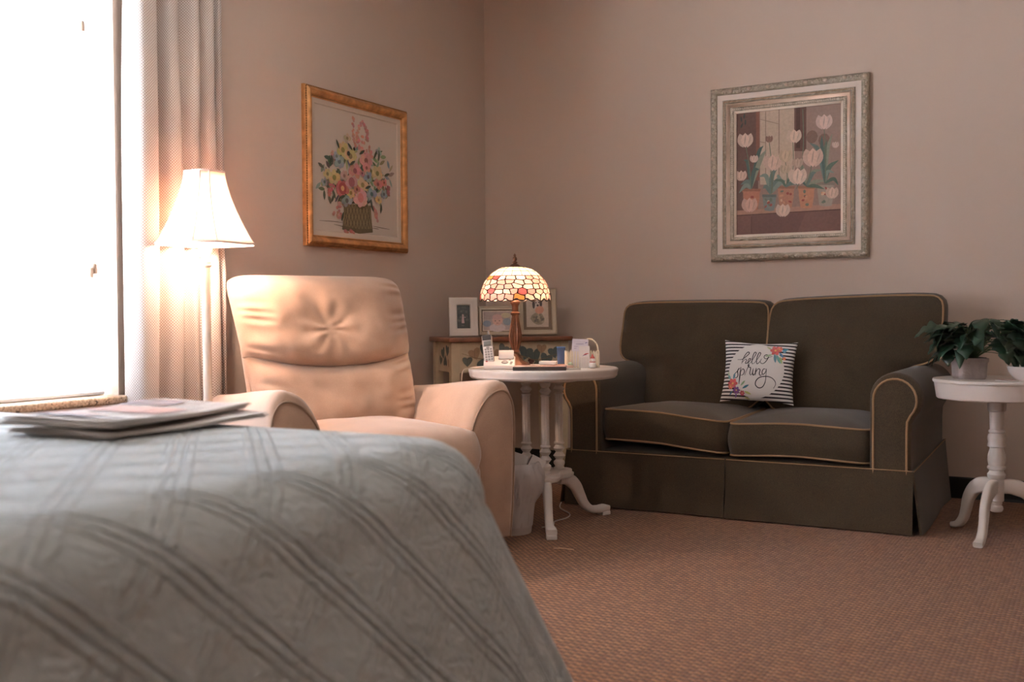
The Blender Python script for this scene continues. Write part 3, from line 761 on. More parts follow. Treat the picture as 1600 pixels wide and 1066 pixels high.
# ================================================================ WALL PICTURES
def frame_ring(w, h, prof):
    V, F = [], []
    for i, z in prof:
        a, b = w/2-i, h/2-i; V += [(-a, -b, z), (a, -b, z), (a, b, z), (-a, b, z)]
    for k in range(len(prof)-1):
        for c in range(4): d = (c+1) % 4; F.append((k*4+c, k*4+d, k*4+4+d, k*4+4+c))
    return V, F
def bead(r, sz=(1, 1, .6), seg=8, rg=4): return xf(lathe([(r*math.sin(PI*k/rg) if 0 < k < rg else r*.02, -r*math.cos(PI*k/rg)) for k in range(rg+1)], seg), sc=sz)
def bead_row(w, h, inset, z, r, step, sz=(1, 1, .6), seg=6):
    a, b = w/2-inset, h/2-inset; pts = []; nx, ny = int(2*a/step), int(2*b/step)
    for k in range(nx): x = -a+2*a*(k+.5)/nx; pts += [(x, b), (x, -b)]
    for k in range(ny): y = -b+2*b*(k+.5)/ny; pts += [(a, y), (-a, y)]
    B = bead(r, sz, seg, 3); return comb(*[xf(B, (x, y, z)) for x, y in pts])
GOLD = mat('burnished_gold', (.72, .36, .14), .42, .7, var=.25, vscale=25, bump=(160, .2, .001))
GOLD2 = mat('dark_gold_beading', (.34, .16, .06), .45, .7)
LINEN = mat('cream_linen_liner', (.66, .54, .43), .9, bump=(500, .2, .0005)); CANVAS = mat('cream_embroidery_cloth', (.66, .545, .45), .95, bump=(700, .2, .0005))
w1, h1 = .812, .748
p1 = thing('framed_picture', 'gold framed picture of a basket of mixed flowers on the wall above the recliner', 'picture', (.0, -1.241, 1.594), rot=(R(90), 0, R(90)))
fr = mk('frame', frame_ring(w1, h1, [(0, 0), (0, .016), (.003, .022), (.009, .024), (.012, .030), (.022, .036), (.032, .034), (.042, .024), (.046, .020), (.052, .019), (.054, .012)]), GOLD, p1, angle=35)
tag(mk('beading', bead_row(w1, h1, .0055, .024, .0042, .0115), GOLD2, fr), kind='stuff'); tag(mk('beading', bead_row(w1, h1, .047, .021, .0030, .009), GOLD2, fr), kind='stuff')
mk('liner', frame_ring(w1, h1, [(.052, .010), (.052, .0155), (.075, .0135), (.079, .009)]), LINEN, p1, False)
mk('backing', rbox(-w1/2+.004, w1/2-.004, -h1/2+.004, h1/2-.004, .0005, .009, 0), CANVAS, p1, False)
def map1(q):
    u = (q[0]-132)/566; zl, zr = 1/915, 1/780; s = u*zl/(zr-u*(zr-zl)); yt, yb = 70+165*u, 985+30*u; v = (q[1]-yt)/(yb-yt)
    return (s-.5)*w1, (.5-v)*h1
P = Paint(); k1 = w1/566*1.05; rp = random.Random(11)
def pb(x, y, rx, ry, c, a=0, **k): P.blob(*map1((x, y)), rx*k1, ry*k1, c, a, **k)
def jit(c, d=14): return tuple(max(0, min(255, q+rp.randint(-d, d))) for q in c)
for pts in ([(218, 842), (300, 846), (350, 852)], [(300, 862), (345, 872), (352, 880)], [(515, 868), (560, 876), (608, 884)], [(512, 878), (550, 884)]): P.stroke([map1(q) for q in pts], 2.4*k1, (130, 110, 90))
for i in range(150):
    a = rp.random()*2*PI; r = 60+rp.random()*140; x, y = 425+r*1.05*math.cos(a), 610+r*.85*math.sin(a)
    if y > 770 or x < 225 or x > 615 or (y < 470 and abs(x-430) > 120): continue
    P.leaf(*map1((x, y)), rp.uniform(22, 42)*k1, rp.uniform(8, 14)*k1, rp.random()*6.28, jit(rp.choice([(108, 112, 84), (150, 150, 110), (140, 156, 156), (96, 100, 84), (176, 168, 120)])))
P.poly([map1(q) for q in [(356, 742), (430, 750), (504, 755), (510, 850), (514, 903), (440, 912), (345, 890), (352, 820)]], (150, 126, 84))
for i in range(9):
    P.stroke([map1((356+i*19-30, 748)), map1((356+i*19+36, 905))] if 0 else [map1((max(354, 340+i*18), 750)), map1((min(510, 374+i*18), 885))], 2.6*k1, (96, 80, 56), False)
    P.stroke([map1((min(506, 374+i*18), 752)), map1((max(350, 340+i*18), 885))], 2.6*k1, (100, 84, 58), False)
P.poly([map1(q) for q in [(345, 868), (430, 884), (513, 884), (514, 903), (440, 912), (344, 890)]], (122, 100, 66))
def spray(pts, c, n, sp):
    Q = catmull([(*q, 0) for q in pts], 8)
    for i in range(n): q = Q[int(len(Q)*i/n)]; pb(q.x+rp.uniform(-sp, sp), q.y+rp.uniform(-sp, sp), rp.uniform(5, 9), rp.uniform(4, 7), jit(c), n=7)
spray([(412, 265), (410, 330), (415, 390), (425, 430)], (206, 134, 116), 18, 3); spray([(462, 285), (440, 330), (430, 400)], (214, 146, 124), 16, 4); spray([(470, 300), (485, 340), (486, 395)], (196, 122, 108), 18, 4)
spray([(440, 350), (450, 400), (470, 460), (500, 500)], (214, 138, 120), 34, 22); spray([(500, 430), (510, 480)], (210, 140, 118), 10, 5); spray([(292, 455), (300, 500)], (208, 150, 130), 8, 4)
spray([(345, 740), (318, 770), (330, 820), (300, 800)], (206, 132, 116), 20, 10); spray([(515, 760), (530, 800), (540, 840)], (206, 132, 116), 16, 8); spray([(360, 905), (410, 905)], (196, 110, 100), 9, 8); spray([(285, 640), (275, 690)], (190, 100, 96), 14, 14); spray([(600, 650), (600, 700)], (180, 100, 96), 10, 8)
for x, y, r, c, n in [(330, 510, 34, (156, 168, 172), 5), (315, 480, 24, (168, 176, 176), 5), (490, 595, 28, (150, 164, 166), 5), (508, 690, 32, (146, 166, 172), 5), (370, 728, 34, (150, 160, 158), 6), (550, 455, 22, (170, 168, 150), 4), (245, 625, 22, (148, 160, 158), 4), (575, 690, 24, (150, 160, 158), 5),
    (350, 445, 38, (214, 182, 104), 6), (392, 480, 40, (220, 188, 110), 6), (375, 380, 24, (206, 180, 120), 4), (300, 600, 38, (218, 184, 100), 6), (262, 580, 26, (214, 178, 96), 5), (540, 575, 38, (220, 186, 110), 6), (458, 640, 36, (222, 190, 116), 6), (392, 685, 28, (222, 180, 90), 6), (545, 722, 22, (222, 184, 96), 5),
    (416, 562, 40, (218, 124, 104), 7), (478, 505, 40, (224, 138, 120), 6), (480, 545, 26, (222, 132, 112), 5), (345, 660, 42, (206, 96, 76), 8), (396, 625, 38, (218, 158, 140), 6), (445, 712, 46, (230, 156, 138), 8), (542, 635, 28, (222, 118, 92), 5), (576, 626, 20, (220, 112, 90), 5), (425, 665, 22, (204, 106, 72), 6), (355, 590, 26, (206, 150, 126), 6), (455, 575, 18, (196, 110, 106), 5)]:
    for k in range(n):
        a = 2*PI*k/n+rp.random(); pb(x+r*.45*math.cos(a), y+r*.45*math.sin(a), r*.44, r*.34, jit(tuple(int(q*.8+40) for q in c), 12), -a, n=10, wob=.12)
    pb(x, y, r*.26, r*.24, jit(tuple(int(q*.72) for q in c)), n=8)
for x, y, r, c in [(345, 660, 20, (176, 70, 62)), (345, 660, 9, (226, 170, 110)), (445, 712, 16, (224, 132, 120)), (396, 625, 16, (176, 96, 100)), (380, 465, 8, (60, 54, 44)), (412, 440, 6, (60, 54, 44))]: pb(x, y, r, r, c)
for x, y, a in [(375, 405, -40), (330, 440, 120), (440, 470, 30), (520, 495, 60), (575, 590, 20), (300, 690, -120), (500, 740, -60), (560, 745, -100), (350, 790, -110), (545, 510, 80), (470, 660, 20), (360, 700, 200), (290, 530, 100), (385, 530, 30)]: P.leaf(*map1((x, y)), 34*k1, 10*k1, R(a), (84, 88, 66))
P.build('embroidered_flowers', p1, lambda x, y, h: (x, y, .009+h))

SILVER = mat('antique_silver_green', (.33, .30, .22), .5, .45); nn = N(SILVER); vv = nn.add('ShaderNodeTexVoronoi'); vv.inputs['Scale'].default_value = 75; nn.l.new(nn.coord(), vv.inputs['Vector'])
nn.bump(vv.outputs['Distance'], 1.0, .006); nn.color(nn.mix(nn.ramp(nn.noise(30, 4, nn.coord()), .35, .65), (.56, .48, .38), (.44, .38, .29)))
SILV2 = mat('champagne_bead', (.66, .54, .43), .4, .4); MATB = mat('cream_mat_board', (.78, .66, .57), .7); COVE = mat('champagne_cove', (.55, .40, .30), .35, .4, var=.15)
w2, h2 = .810, .910
p2 = thing('framed_picture', 'silver ornate framed painting of white tulips in pots on the wall above the sofa', 'picture', (1.8155, 0, 1.621), rot=(R(90), 0, 0))
fr = mk('outer_frame', frame_ring(w2, h2, [(0, 0), (0, .022), (.004, .030), (.012, .036), (.022, .038), (.031, .034), (.036, .028), (.037, .022)]), SILVER, p2, angle=35)
a, b = w2/2-.018, h2/2-.018; b0 = None
for k in range(9):
    x = -a+2*a*k/8
    for y in (b, -b):
        if b0 is None: b0 = mk('rosette', bead(.0118, (1.05, .8, .8), 10, 5), SILV2, fr); o = b0
        else: o = copy_obj(b0, fr)
        o.location = (x, y, .037)
for k in range(1, 10):
    for x in (a, -a): o = copy_obj(b0, fr); o.location = (x, -b+2*b*k/10, .037); o.rotation_euler = (0, 0, R(90))
B = bead(.0048, (1, .55, .8), 6, 3); sc = []; rq = random.Random(2)
for k in range(78):
    x = -a+2*a*(k+.5)/78
    for y in (b, -b): sc.append(xf(B, (x, y+.0085*math.sin(k*1.9), .0365), (0, 0, rq.uniform(-1, 1))))
for k in range(88):
    y = -b+2*b*(k+.5)/88
    for x in (a, -a): sc.append(xf(B, (x+.0085*math.sin(k*1.9), y, .0365), (0, 0, 1.57+rq.uniform(-1, 1))))
tag(mk('scrollwork', comb(*sc), SILV2, fr), kind='stuff')
mk('mat_board', frame_ring(w2, h2, [(.034, .010), (.034, .024), (.068, .022), (.068, .010)]), MATB, p2, False)
f2 = mk('middle_frame', frame_ring(w2, h2, [(.066, .010), (.066, .028), (.071, .033), (.080, .033), (.086, .027)]), SILVER, p2, angle=35)
mk('cove', frame_ring(w2, h2, [(.086, .012), (.086, .029), (.092, .031), (.100, .026), (.108, .021)]), COVE, p2, angle=50)
f3 = mk('inner_frame', frame_ring(w2, h2, [(.106, .010), (.106, .024), (.112, .027), (.124, .024), (.126, .018)]), SILVER, p2, angle=35)
tag(mk('beading', bead_row(w2, h2, .1165, .026, .0040, .0105), SILV2, f3), kind='stuff'); tag(mk('beading', bead_row(w2, h2, .075, .033, .0030, .0085), GOLD2, f2), kind='stuff')
mk('slip', frame_ring(w2, h2, [(.124, .010), (.124, .020), (.137, .016), (.138, .010)]), SILV2, p2, False)
mk('backing', rbox(-w2/2+.004, w2/2-.004, -h2/2+.004, h2/2-.004, .0005, .010, 0), CANVAS, p2, False)
def map2(q):
    u = (q[0]-96)/778; zl, zr = 1/840, 1/907; s = u*zl/(zr-u*(zr-zl)); yt, yb = 160-92*u, 1000-25*u; v = (q[1]-yt)/(yb-yt); return (s-.5)*w2, (.5-v)*h2
ex, ey = w2/2-.1375, h2/2-.1375
def clip(q): return max(-ex, min(ex, q[0])), max(-ey, min(ey, q[1]))
P = Paint(); k2 = w2/778
def cp2(*pts): return [clip(map2(q)) for q in pts]
P.rect(-ex, -ey, ex, ey, (166, 132, 116))
P.poly(cp2((220, 250), (325, 250), (325, 760), (220, 770)), (122, 88, 76)); P.poly(cp2((315, 240), (332, 240), (332, 600), (315, 600)), (150, 92, 70)); P.poly(cp2((335, 230), (505, 230), (505, 620), (335, 620)), (206, 178, 152))
for pts, ww in (([(362, 262), (362, 600)], 4), ([(428, 250), (428, 600)], 5), ([(335, 300), (425, 322)], 3), ([(335, 410), (360, 415)], 3)): P.stroke(cp2(*pts), ww*k2, (160, 132, 112), False)
P.poly(cp2((503, 225), (562, 225), (562, 455), (503, 455)), (118, 82, 68)); P.poly(cp2((512, 225), (532, 225), (532, 440), (512, 440)), (96, 62, 52)); P.poly(cp2((562, 220), (735, 210), (735, 600), (562, 610)), (168, 136, 120))
for x, y in ((590, 385), (650, 400)): P.blob(*map2((x, y)), 28*k2, 32*k2, (140, 106, 92), 0)
P.poly(cp2((220, 748), (735, 712), (735, 742), (220, 775)), (188, 138, 114)); P.poly(cp2((220, 772), (735, 740), (735, 870), (220, 880)), (136, 94, 82)); P.poly(cp2((292, 772), (560, 755), (520, 850), (292, 860)), (128, 88, 78)); P.stroke(cp2((292, 775), (292, 860)), 3*k2, (96, 64, 56), False); P.stroke(cp2((220, 772), (735, 740)), 5*k2, (104, 68, 58), False)
for x0, x1, y0, y1, c in ((246, 338, 640, 742, (196, 124, 92)), (345, 416, 668, 746, (136, 142, 134)), (418, 506, 626, 732, (196, 132, 100)), (520, 606, 626, 732, (204, 136, 98)), (612, 704, 608, 722, (176, 156, 136))):
    m_ = (x0+x1)/2; w_ = (x1-x0)/2
    P.poly(cp2((m_-w_, y0), (m_+w_, y0), (m_+w_*.98, y0+14), (m_+w_*.9, y0+18), (m_+w_*.86, (y0+y1)/2), (m_+w_*.66, y1), (m_, y1+4), (m_-w_*.66, y1), (m_-w_*.86, (y0+y1)/2), (m_-w_*.9, y0+18), (m_-w_*.98, y0+14)), c)
    P.poly(cp2((m_-w_, y0), (m_+w_, y0), (m_+w_*.96, y0+13), (m_-w_*.96, y0+13)), tuple(int(q*.85) for q in c))
    for _ in range(7): P.blob(*clip(map2((m_+rp.uniform(-.55, .55)*w_, y0+25+rp.random()*(y1-y0-40)))), rp.uniform(5, 10)*k2, rp.uniform(4, 8)*k2, rp.choice([(222, 176, 140), (170, 76, 60), (120, 130, 110), (214, 150, 110)]), rp.random()*3)
def lv(pts, w_, c):
    Q = cp2(*pts); P.stroke(Q, lambda t: max(.15, math.sin(PI*min(.97, t*.85+.12)))*w_*k2, c)
GR = [(116, 134, 124), (92, 112, 104), (138, 152, 136), (104, 122, 104), (150, 152, 128)]
for root, tips in (((290, 640), [(350, 430), (365, 450), (255, 500), (240, 620), (330, 545), (232, 660)]), ((385, 665), [(330, 580), (440, 600), (460, 600), (350, 640), (420, 540)]), ((460, 630), [(420, 570), (500, 560), (400, 600), (520, 620)]), ((565, 628), [(640, 545), (655, 600), (540, 520), (610, 560), (500, 600), (650, 640)]), ((655, 612), [(580, 415), (690, 370), (720, 500), (700, 560), (600, 480), (665, 400), (640, 380), (720, 620)])):
    for tx, ty in tips:
        mx, my = (root[0]*.5+tx*.5)+rp.uniform(-14, 14), min(root[1], ty)*.35+(root[1]+ty)/2*.65-rp.uniform(0, 30); lv([root, (mx, my), (tx, ty)], rp.uniform(14, 24), rp.choice(GR))
for x0, y0, x1, y1 in ((290, 640, 262, 420), (390, 665, 385, 540), (395, 660, 380, 410), (490, 620, 496, 400), (465, 625, 460, 510), (560, 625, 590, 510), (655, 610, 650, 340), (515, 640, 520, 590), (540, 560, 545, 250)): P.stroke(cp2((x0, y0), ((x0+x1)/2+6, (y0+y1)/2), (x1, y1)), 4*k2, (120, 128, 104), False)
for x, y in ((245, 315), (262, 330), (240, 345), (255, 300)): P.leaf(*clip(map2((x, y))), 30*k2, 10*k2, rp.random()*3, (84, 84, 76))
for x, y, r, c in ((262, 405, 36, (230, 196, 176)), (305, 495, 19, (226, 190, 172)), (396, 515, 40, (226, 188, 166)), (502, 385, 33, (232, 198, 174)), (460, 480, 30, (214, 184, 152)), (457, 545, 22, (204, 176, 146)), (650, 315, 36, (232, 196, 182)), (595, 490, 45, (232, 192, 170)), (520, 582, 40, (234, 200, 178)), (242, 578, 26, (226, 188, 166)), (690, 662, 28, (230, 190, 166)), (283, 722, 36, (224, 176, 156)), (447, 748, 32, (232, 196, 176)), (706, 425, 15, (220, 188, 172)), (380, 398, 17, (160, 116, 98)), (520, 515, 24, (204, 170, 146))):
    for dx, c2, wd in ((-.38, tuple(int(q*.93) for q in c), .62), (.40, tuple(int(q*.96) for q in c), .6), (0, c, .62)):
        q = map2((x+dx*r*.7, y+r*.95)); P.leaf(*clip(q), r*2.05*k2, r*wd*1.9*k2, R(90-dx*38), c2)
    P.leaf(*clip(map2((x-r*.12, y+r*.6))), r*1.5*k2, r*.16*k2, R(82), tuple(int(q*.84) for q in c)); P.leaf(*clip(map2((x+r*.4, y+r*.5))), r*1.25*k2, r*.14*k2, R(70), tuple(int(q*.86) for q in c))
P.build('painting', p2, lambda x, y, h: (x, y, .0105+h))

# ================================================================ CORNER CONSOLE TABLE
al = R(50); cw = Vector((math.cos(al), math.sin(al), 0)); cn = Vector((math.sin(al), -math.cos(al), 0)); CWD, CDP, CZ = .66, .34, .775
cc = Vector((.055, -.66, 0))+cw*CWD/2+cn*CDP/2
ct = thing('console_table', 'small cream console table with wood top and painted ivy leaves, set across the corner', 'console table', cc, al)
CREAMP = mat('aged_cream_paint', (.60, .47, .31), .6, var=.12, vscale=12); WOODT = mat('red_brown_wood', (.23, .085, .04), .4, var=.3, vscale=16)
mk('top', rbox(-CWD/2-.018, CWD/2+.018, -CDP/2-.018, CDP/2+.008, CZ-.024, CZ, .006, 3), WOODT, ct)
for sx in (-1, 1):
    for sy in (-1, 1):
        x, y = sx*(CWD/2-.024), sy*(CDP/2-.024); mk('leg', stack([(-.022, -.022), (.022, -.022), (.022, .022), (-.022, .022)], [(.62, 0), (.8, .3), (1, .58), (1, CZ-.024)]), CREAMP, ct, False).location = (x, y, 0)
ZA = .592
ap = mk('front_apron', rbox(-CWD/2+.046, CWD/2-.046, -CDP/2+.008, -CDP/2+.026, ZA, CZ-.024, .002), CREAMP, ct, False); mk('back_apron', rbox(-CWD/2+.046, CWD/2-.046, CDP/2-.026, CDP/2-.008, ZA, CZ-.024, .002), CREAMP, ct, False)
P = Paint(); Q = Paint()
def heart(P, x, y, r, a, c):
    pts = []
    for k in range(18): t = 2*PI*k/18; u, v = r*(.95*math.sin(t)**3), r*(.82*math.cos(t)-.32*math.cos(2*t)-.12*math.cos(3*t)); pts.append((x+u*math.cos(a)-v*math.sin(a), y+u*math.sin(a)+v*math.cos(a)))
    P.poly(pts, c)
rp = random.Random(5)
def ivy(P, spots):
    for x, y, r, a, k in spots:
        c = [(98, 106, 100), (112, 112, 98), (172, 136, 100), (84, 92, 88)][k]; heart(P, x, y, r, R(a), c); P.stroke([(x, y+r*.5), (x, y-r*.8)], .002, tuple(int(q*.8) for q in c))
ivy(P, [(-.20, .10, .036, 20, 2), (-.135, .115, .042, -10, 0), (-.155, .045, .034, 160, 0), (-.085, .085, .036, 40, 2), (-.04, .12, .034, -30, 0), (0, .06, .03, 10, 1), (.03, .115, .036, 20, 0), (.085, .10, .042, -15, 0), (.135, .085, .04, 20, 0), (.175, .12, .03, 0, 2), (.20, .065, .038, -20, 0), (.245, .1, .036, 15, 0), (.05, .055, .032, 40, 2), (-.24, .06, .03, 0, 1), (.15, .035, .028, 180, 1)])
for cx_, cy_ in ((.108, .045), (-.1, .04), (.225, .03)):
    for i in range(9): P.blob(cx_+rp.uniform(-.018, .018), cy_+rp.uniform(-.022, .018), .008, .008, rp.choice([(104, 60, 56), (84, 48, 46), (124, 80, 66)]), 0, 8)
P.stroke([(-.27, .10), (-.15, .07), (0, .10), (.14, .06), (.27, .09)], .004, (140, 112, 78)); P.build('painted_ivy', ap, lambda x, y, h: (x, -CDP/2+.008-h, ZA+y))
for sg in (-1, 1):
    x0 = sg*(CWD/2-.017); sa = mk('side_apron', rbox(min(x0, x0-sg*.018), max(x0, x0-sg*.018), -CDP/2+.046, CDP/2-.046, ZA, CZ-.024, .002), CREAMP, ct, False)
    P = Paint(); ivy(P, [(-.05, .115, .034, 10, 0), (.03, .10, .036, -20, 0), (-.01, .055, .034, 180, 3), (.07, .06, .028, 20, 1), (-.075, .05, .026, 10, 2)]); P.build('painted_ivy', sa, lambda x, y, h, s=sg, x0=x0: (x0+s*h, x, ZA+y))
def con(s, d): v = Vector((.055, -.66, CZ))+cw*s+cn*d; return v

def photo_frame(label, s, d, yawd, w_, h_, bar, lean, m1, m2, thick, paint, matc=None, matw=0):
    t = thing('photo_frame', label, 'photo frame', con(s, d)+Vector((0, 0, thick*math.sin(R(lean))+.0005)), rot=(R(-lean), 0, R(yawd)), group=None)
    # local: x right, z up, -y front
    def up_(vf): return [(x, -z, y+h_/2) for x, y, z in vf[0]], vf[1]
    mk('frame', up_(frame_ring(w_, h_, [(0, -thick), (0, 0), (.003, .004), (bar*.35, .006), (bar*.6, .003), (bar*.9, .004), (bar, 0), (bar, -.004)])), m1, t, angle=30)
    mk('backing', up_(rbox(-w_/2+.002, w_/2-.002, -h_/2+.002, h_/2-.002, -thick, -.004, 0)), DARKM, t, False)
    P = Paint(); iw, ih = w_/2-bar, h_/2-bar
    if matc: P.rect(-iw, -ih, iw, ih, matc)
    paint(P, iw-matw, ih-matw); P.build('photograph', t, lambda x, y, h: (x, .0038-h, y+h_/2), GLOSS, base=.0003)
    e = mk('easel', rbox(-.02, .02, .0, .004, -.002, h_*.62, .001), DARKM, t, False); e.location = (0, thick+h_*.62*math.sin(R(20))+.001, .003+(thick+h_*.62*math.sin(R(20))+.006)*math.tan(R(lean))); e.rotation_euler = (R(20), 0, 0)
    return t
WHF = mat('white_painted_frame', (.72, .62, .54), .5); CHAMP = mat('champagne_metal_frame', (.55, .45, .33), .35, .5); BRASSF = mat('pale_gold_frame', (.50, .40, .28), .4, .45)
def ph_a(P, a, b):
    P.rect(-a, -b, a, b, (66, 62, 52)); 
    for _ in range(26): P.blob(rp.uniform(-.8, .8)*a, rp.uniform(-.8, .8)*b, .008, .006, rp.choice([(84, 80, 62), (48, 46, 40), (100, 94, 78)]), rp.random()*3)
    P.poly([(-.3*a, -.55*b), (.15*a, -.55*b), (.0*a, .05*b), (-.2*a, .05*b)], (206, 164, 160)); P.blob(-.1*a, .14*b, .12*a, .1*b, (214, 176, 158)); P.stroke([(0, -.02*b), (.4*a, -.05*b)], .004, (206, 168, 160))
def ph_b(P, a, b):
    P.rect(-a, -b, a, b, (112, 86, 62)); a, b = a-.005, b-.005; P.rect(-a, -b, a, b, (232, 214, 190)); a, b = a-.005, b-.005; P.rect(-a, -b, a, b, (198, 176, 166)); P.rect(-a, .2*b, a, b, (186, 160, 150)); P.blob(-.75*a, -.3*b, .3*a, .35*b, (150, 160, 176)); P.blob(.7*a, -.1*b, .3*a, .4*b, (156, 164, 172)); P.blob(.6*a, .6*b, .35*a, .3*b, (206, 190, 150))
    P.blob(0, -.75*b, .6*a, .45*b, (220, 200, 196)); P.blob(0, .05*b, .38*a, .56*b, (226, 178, 158)); P.blob(-.02*a, .42*b, .36*a, .3*b, (216, 168, 160)); P.blob(-.15*a, .0, .05*a, .05*b, (110, 84, 84)); P.blob(.15*a, .0, .05*a, .05*b, (110, 84, 84)); P.blob(.0, -.26*b, .09*a, .04*b, (190, 120, 112))
def ph_c(P, a, b):
    P.rect(-a, -b, a, b, (128, 102, 74)); a, b = a-.016, b-.016; P.rect(-a, -b, a, b, (206, 186, 164)); P.blob(0, -.45*b, .62*a, .42*b, (150, 136, 110), wob=.12); 
    for _ in range(18): P.blob(rp.uniform(-.5, .5)*a, rp.uniform(-.75, -.2)*b, .009, .006, rp.choice([(176, 160, 130), (120, 108, 88), (100, 92, 78)]), rp.random()*3)
    P.blob(-.05*a, .5*b, .44*a, .36*b, (216, 200, 184)); P.blob(-.32*a, .5*b, .13*a, .3*b, (88, 76, 70)); P.blob(.34*a, .55*b, .12*a, .28*b, (96, 82, 74)); P.blob(.2*a, .12*b, .42*a, .26*b, (216, 150, 118), .4); P.blob(-.1*a, .6*b, .06*a, .05*b, (60, 50, 48)); P.blob(.16*a, .62*b, .06*a, .05*b, (60, 50, 48)); P.blob(.05*a, .42*b, .1*a, .07*b, (70, 56, 54))
photo_frame('white photo frame with a small dark photo of a figure in pink', .125, .17, 36, .155, .215, .043, 15, WHF, WHF, .012, ph_a)
photo_frame('silver gold landscape photo frame with a baby portrait', .33, .13, 34, .215, .165, .022, 10, CHAMP, CHAMP, .014, ph_b)
photo_frame('tall pale gold photo frame behind the stained glass lamp', .57, .12, 36, .215, .262, .030, 9, BRASSF, BRASSF, .016, ph_c)

# ================================================================ ROUND TABLE WITH THREE COLUMNS
WHITEP = mat('worn_white_paint', (.70, .61, .54), .42, var=.07, vscale=9, bump=(40, .08)); MARB = mat('white_marble', (.72, .63, .57), .28, var=.1, vscale=7)
TC = Vector((1.155, -1.455, 0)); TZ = .667
tb = thing('round_table', 'white round side table on three fluted columns beside the sofa', 'side table', TC)
oct_ = resample(chaikin([(.335*math.cos(R(a)), .335*math.sin(R(a))) for a in range(12, 372, 36)], 2), 80)
mk('table_top', stack(oct_, [(.93, TZ-.042), (.965, TZ-.040), (.985, TZ-.032), (.99, TZ-.02), (1, TZ-.012), (.998, TZ-.004), (.985, TZ)]), MARB, tb, angle=30)
mk('sub_top', stack(resample(rrect(.34, .34, .12, 6), 40), [(.9, TZ-.056), (1, TZ-.05), (1, TZ-.0418)]), WHITEP, tb)
colp = [(.017, .222), (.023, .226), (.023, .232), (.017, .238), (.0245, .25), (.0245, .258), (.014, .268), (.026, .284), (.014, .30), (.025, .316), (.0145, .332), (.022, .336), (.022, .342), (.0185, .345, .0), (.0185, .348, .14), (.0175, .45, .14), (.0175, .545, .14), (.0178, .549, 0), (.022, .551), (.0145, .558), (.0255, .572), (.015, .586), (.021, .594), (.024, .604), (.024, TZ-.056)]
FA = (-57, 63, 183); c0 = None
for a in FA:
    p = (.082*math.cos(R(a)), .082*math.sin(R(a)), 0)
    if c0 is None: c0 = mk('column', lathe(colp, 48, 12), WHITEP, tb, angle=35); o = c0
    else: o = copy_obj(c0, tb)
    o.location = p
tri = []
for k in range(72):
    a = 2*PI*k/72; q = math.cos(3*(a-R(FA[0]))); tri.append(((.115+.033*q)*math.cos(a), (.115+.033*q)*math.sin(a)))
mk('platform', stack(tri, [(.9, .190), (.97, .194), (1, .202), (1, .210), (.94, .213), (.94, .224), (.92, .2255)]), WHITEP, tb, angle=30)
def leg_mesh(pts, secs, n=7):
    path = catmull([(x, 0, z) for x, z in pts], n); m = len(path); V, F = [], []
    for i, p in enumerate(path):
        t = (path[min(i+1, m-1)]-path[max(i-1, 0)]).normalized(); nrm_ = Vector((-t.z, 0, t.x)); q = i/(m-1)*(len(secs)-1); j = min(int(q), len(secs)-2); f = q-j
        w_ = secs[j][0]*(1-f)+secs[j+1][0]*f; h_ = secs[j][1]*(1-f)+secs[j+1][1]*f
        for a, b in rsec(w_, h_, .28, 3): V.append(p+Vector((0, a, 0))+nrm_*b)
    k = 12
    for i in range(m-1):
        for c in range(k): F.append((i*k+c, i*k+(c+1) % k, (i+1)*k+(c+1) % k, (i+1)*k+c))
    F += [tuple(range(k)), tuple((m-1)*k+c for c in range(k))]; return V, F
lm = comb(leg_mesh([(.08, .185), (.125, .178), (.165, .148), (.19, .105), (.215, .062), (.25, .034), (.29, .028), (.325, .031), (.345, .028)], [(.040, .05), (.038, .055), (.034, .045), (.034, .034), (.044, .032), (.044, .026)]), rbox(.305, .349, -.021, .021, 0, .018, .003))
l0 = None
for a in FA:
    if l0 is None: l0 = mk('leg', lm, WHITEP, tb, angle=50); o = l0
    else: o = copy_obj(l0, tb)
    o.rotation_euler = (0, 0, R(a))
er = Vector((.87, .493, 0)).normalized(); ef = Vector((-.493, .87, 0)).normalized()
def ont(s, d, z=TZ): v = TC+er*s+ef*d; v.z = z; return v
YAWC = math.atan2(er.y, er.x)

# ---- stained glass lamp
BRONZE = mat('bronze_brown_metal', (.17, .075, .04), .45, .55, var=.3, vscale=40)
tl = thing('stained_glass_lamp', 'stained glass table lamp with pink flower shade on a bronze base', 'table lamp', ont(-.118, .085), 0)
mk('base', lathe([(.068, 0), (.068, .006, .05), (.062, .014, .1), (.046, .022, .1), (.03, .034, .1), (.02, .05), (.016, .06)], 48, 16), BRONZE, tl)
mk('stem', lathe([(.016, .058), (.021, .066), (.015, .074), (.020, .088, .22), (.027, .112, .24), (.0295, .132, .24), (.026, .16, .22), (.019, .195, .2), (.015, .222), (.020, .228), (.021, .234), (.014, .24), (.014, .262), (.017, .27), (.0215, .276), (.0215, .283), (.014, .29), (.011, .296), (.011, .33)], 48, 14), BRONZE, tl, angle=35)
mk('socket', lathe([(.013, .30), (.017, .305), (.017, .335), (.011, .34)], 20), BRONZE, tl)
TB = emission('lit_lamp_bulb', (1, .72, .50), 50); mk('bulb', xf(lathe([(.01, .338), (.02, .355), (.022, .367), (.014, .382), (.002, .386)], 16)), TB, tl)
mk('top_rod', tube([(0, 0, .384), (0, 0, .44)], .003, 6), BRONZE, tl)
SHZ0, SHR, SHH = .288, .152, .143
shade_p = mk('shade', lathe([(.028, .4255), (.044, .4235), (.050, .4185), (.0495, .417), (.044, .4215), (.028, .4235)], 36), BRONZE, tl)   # rim of the glass dome
mk('cap', lathe([(.05, .4205), (.05, .424), (.036, .431), (.024, .437), (.016, .444), (.009, .447)], 36), BRONZE, tl)
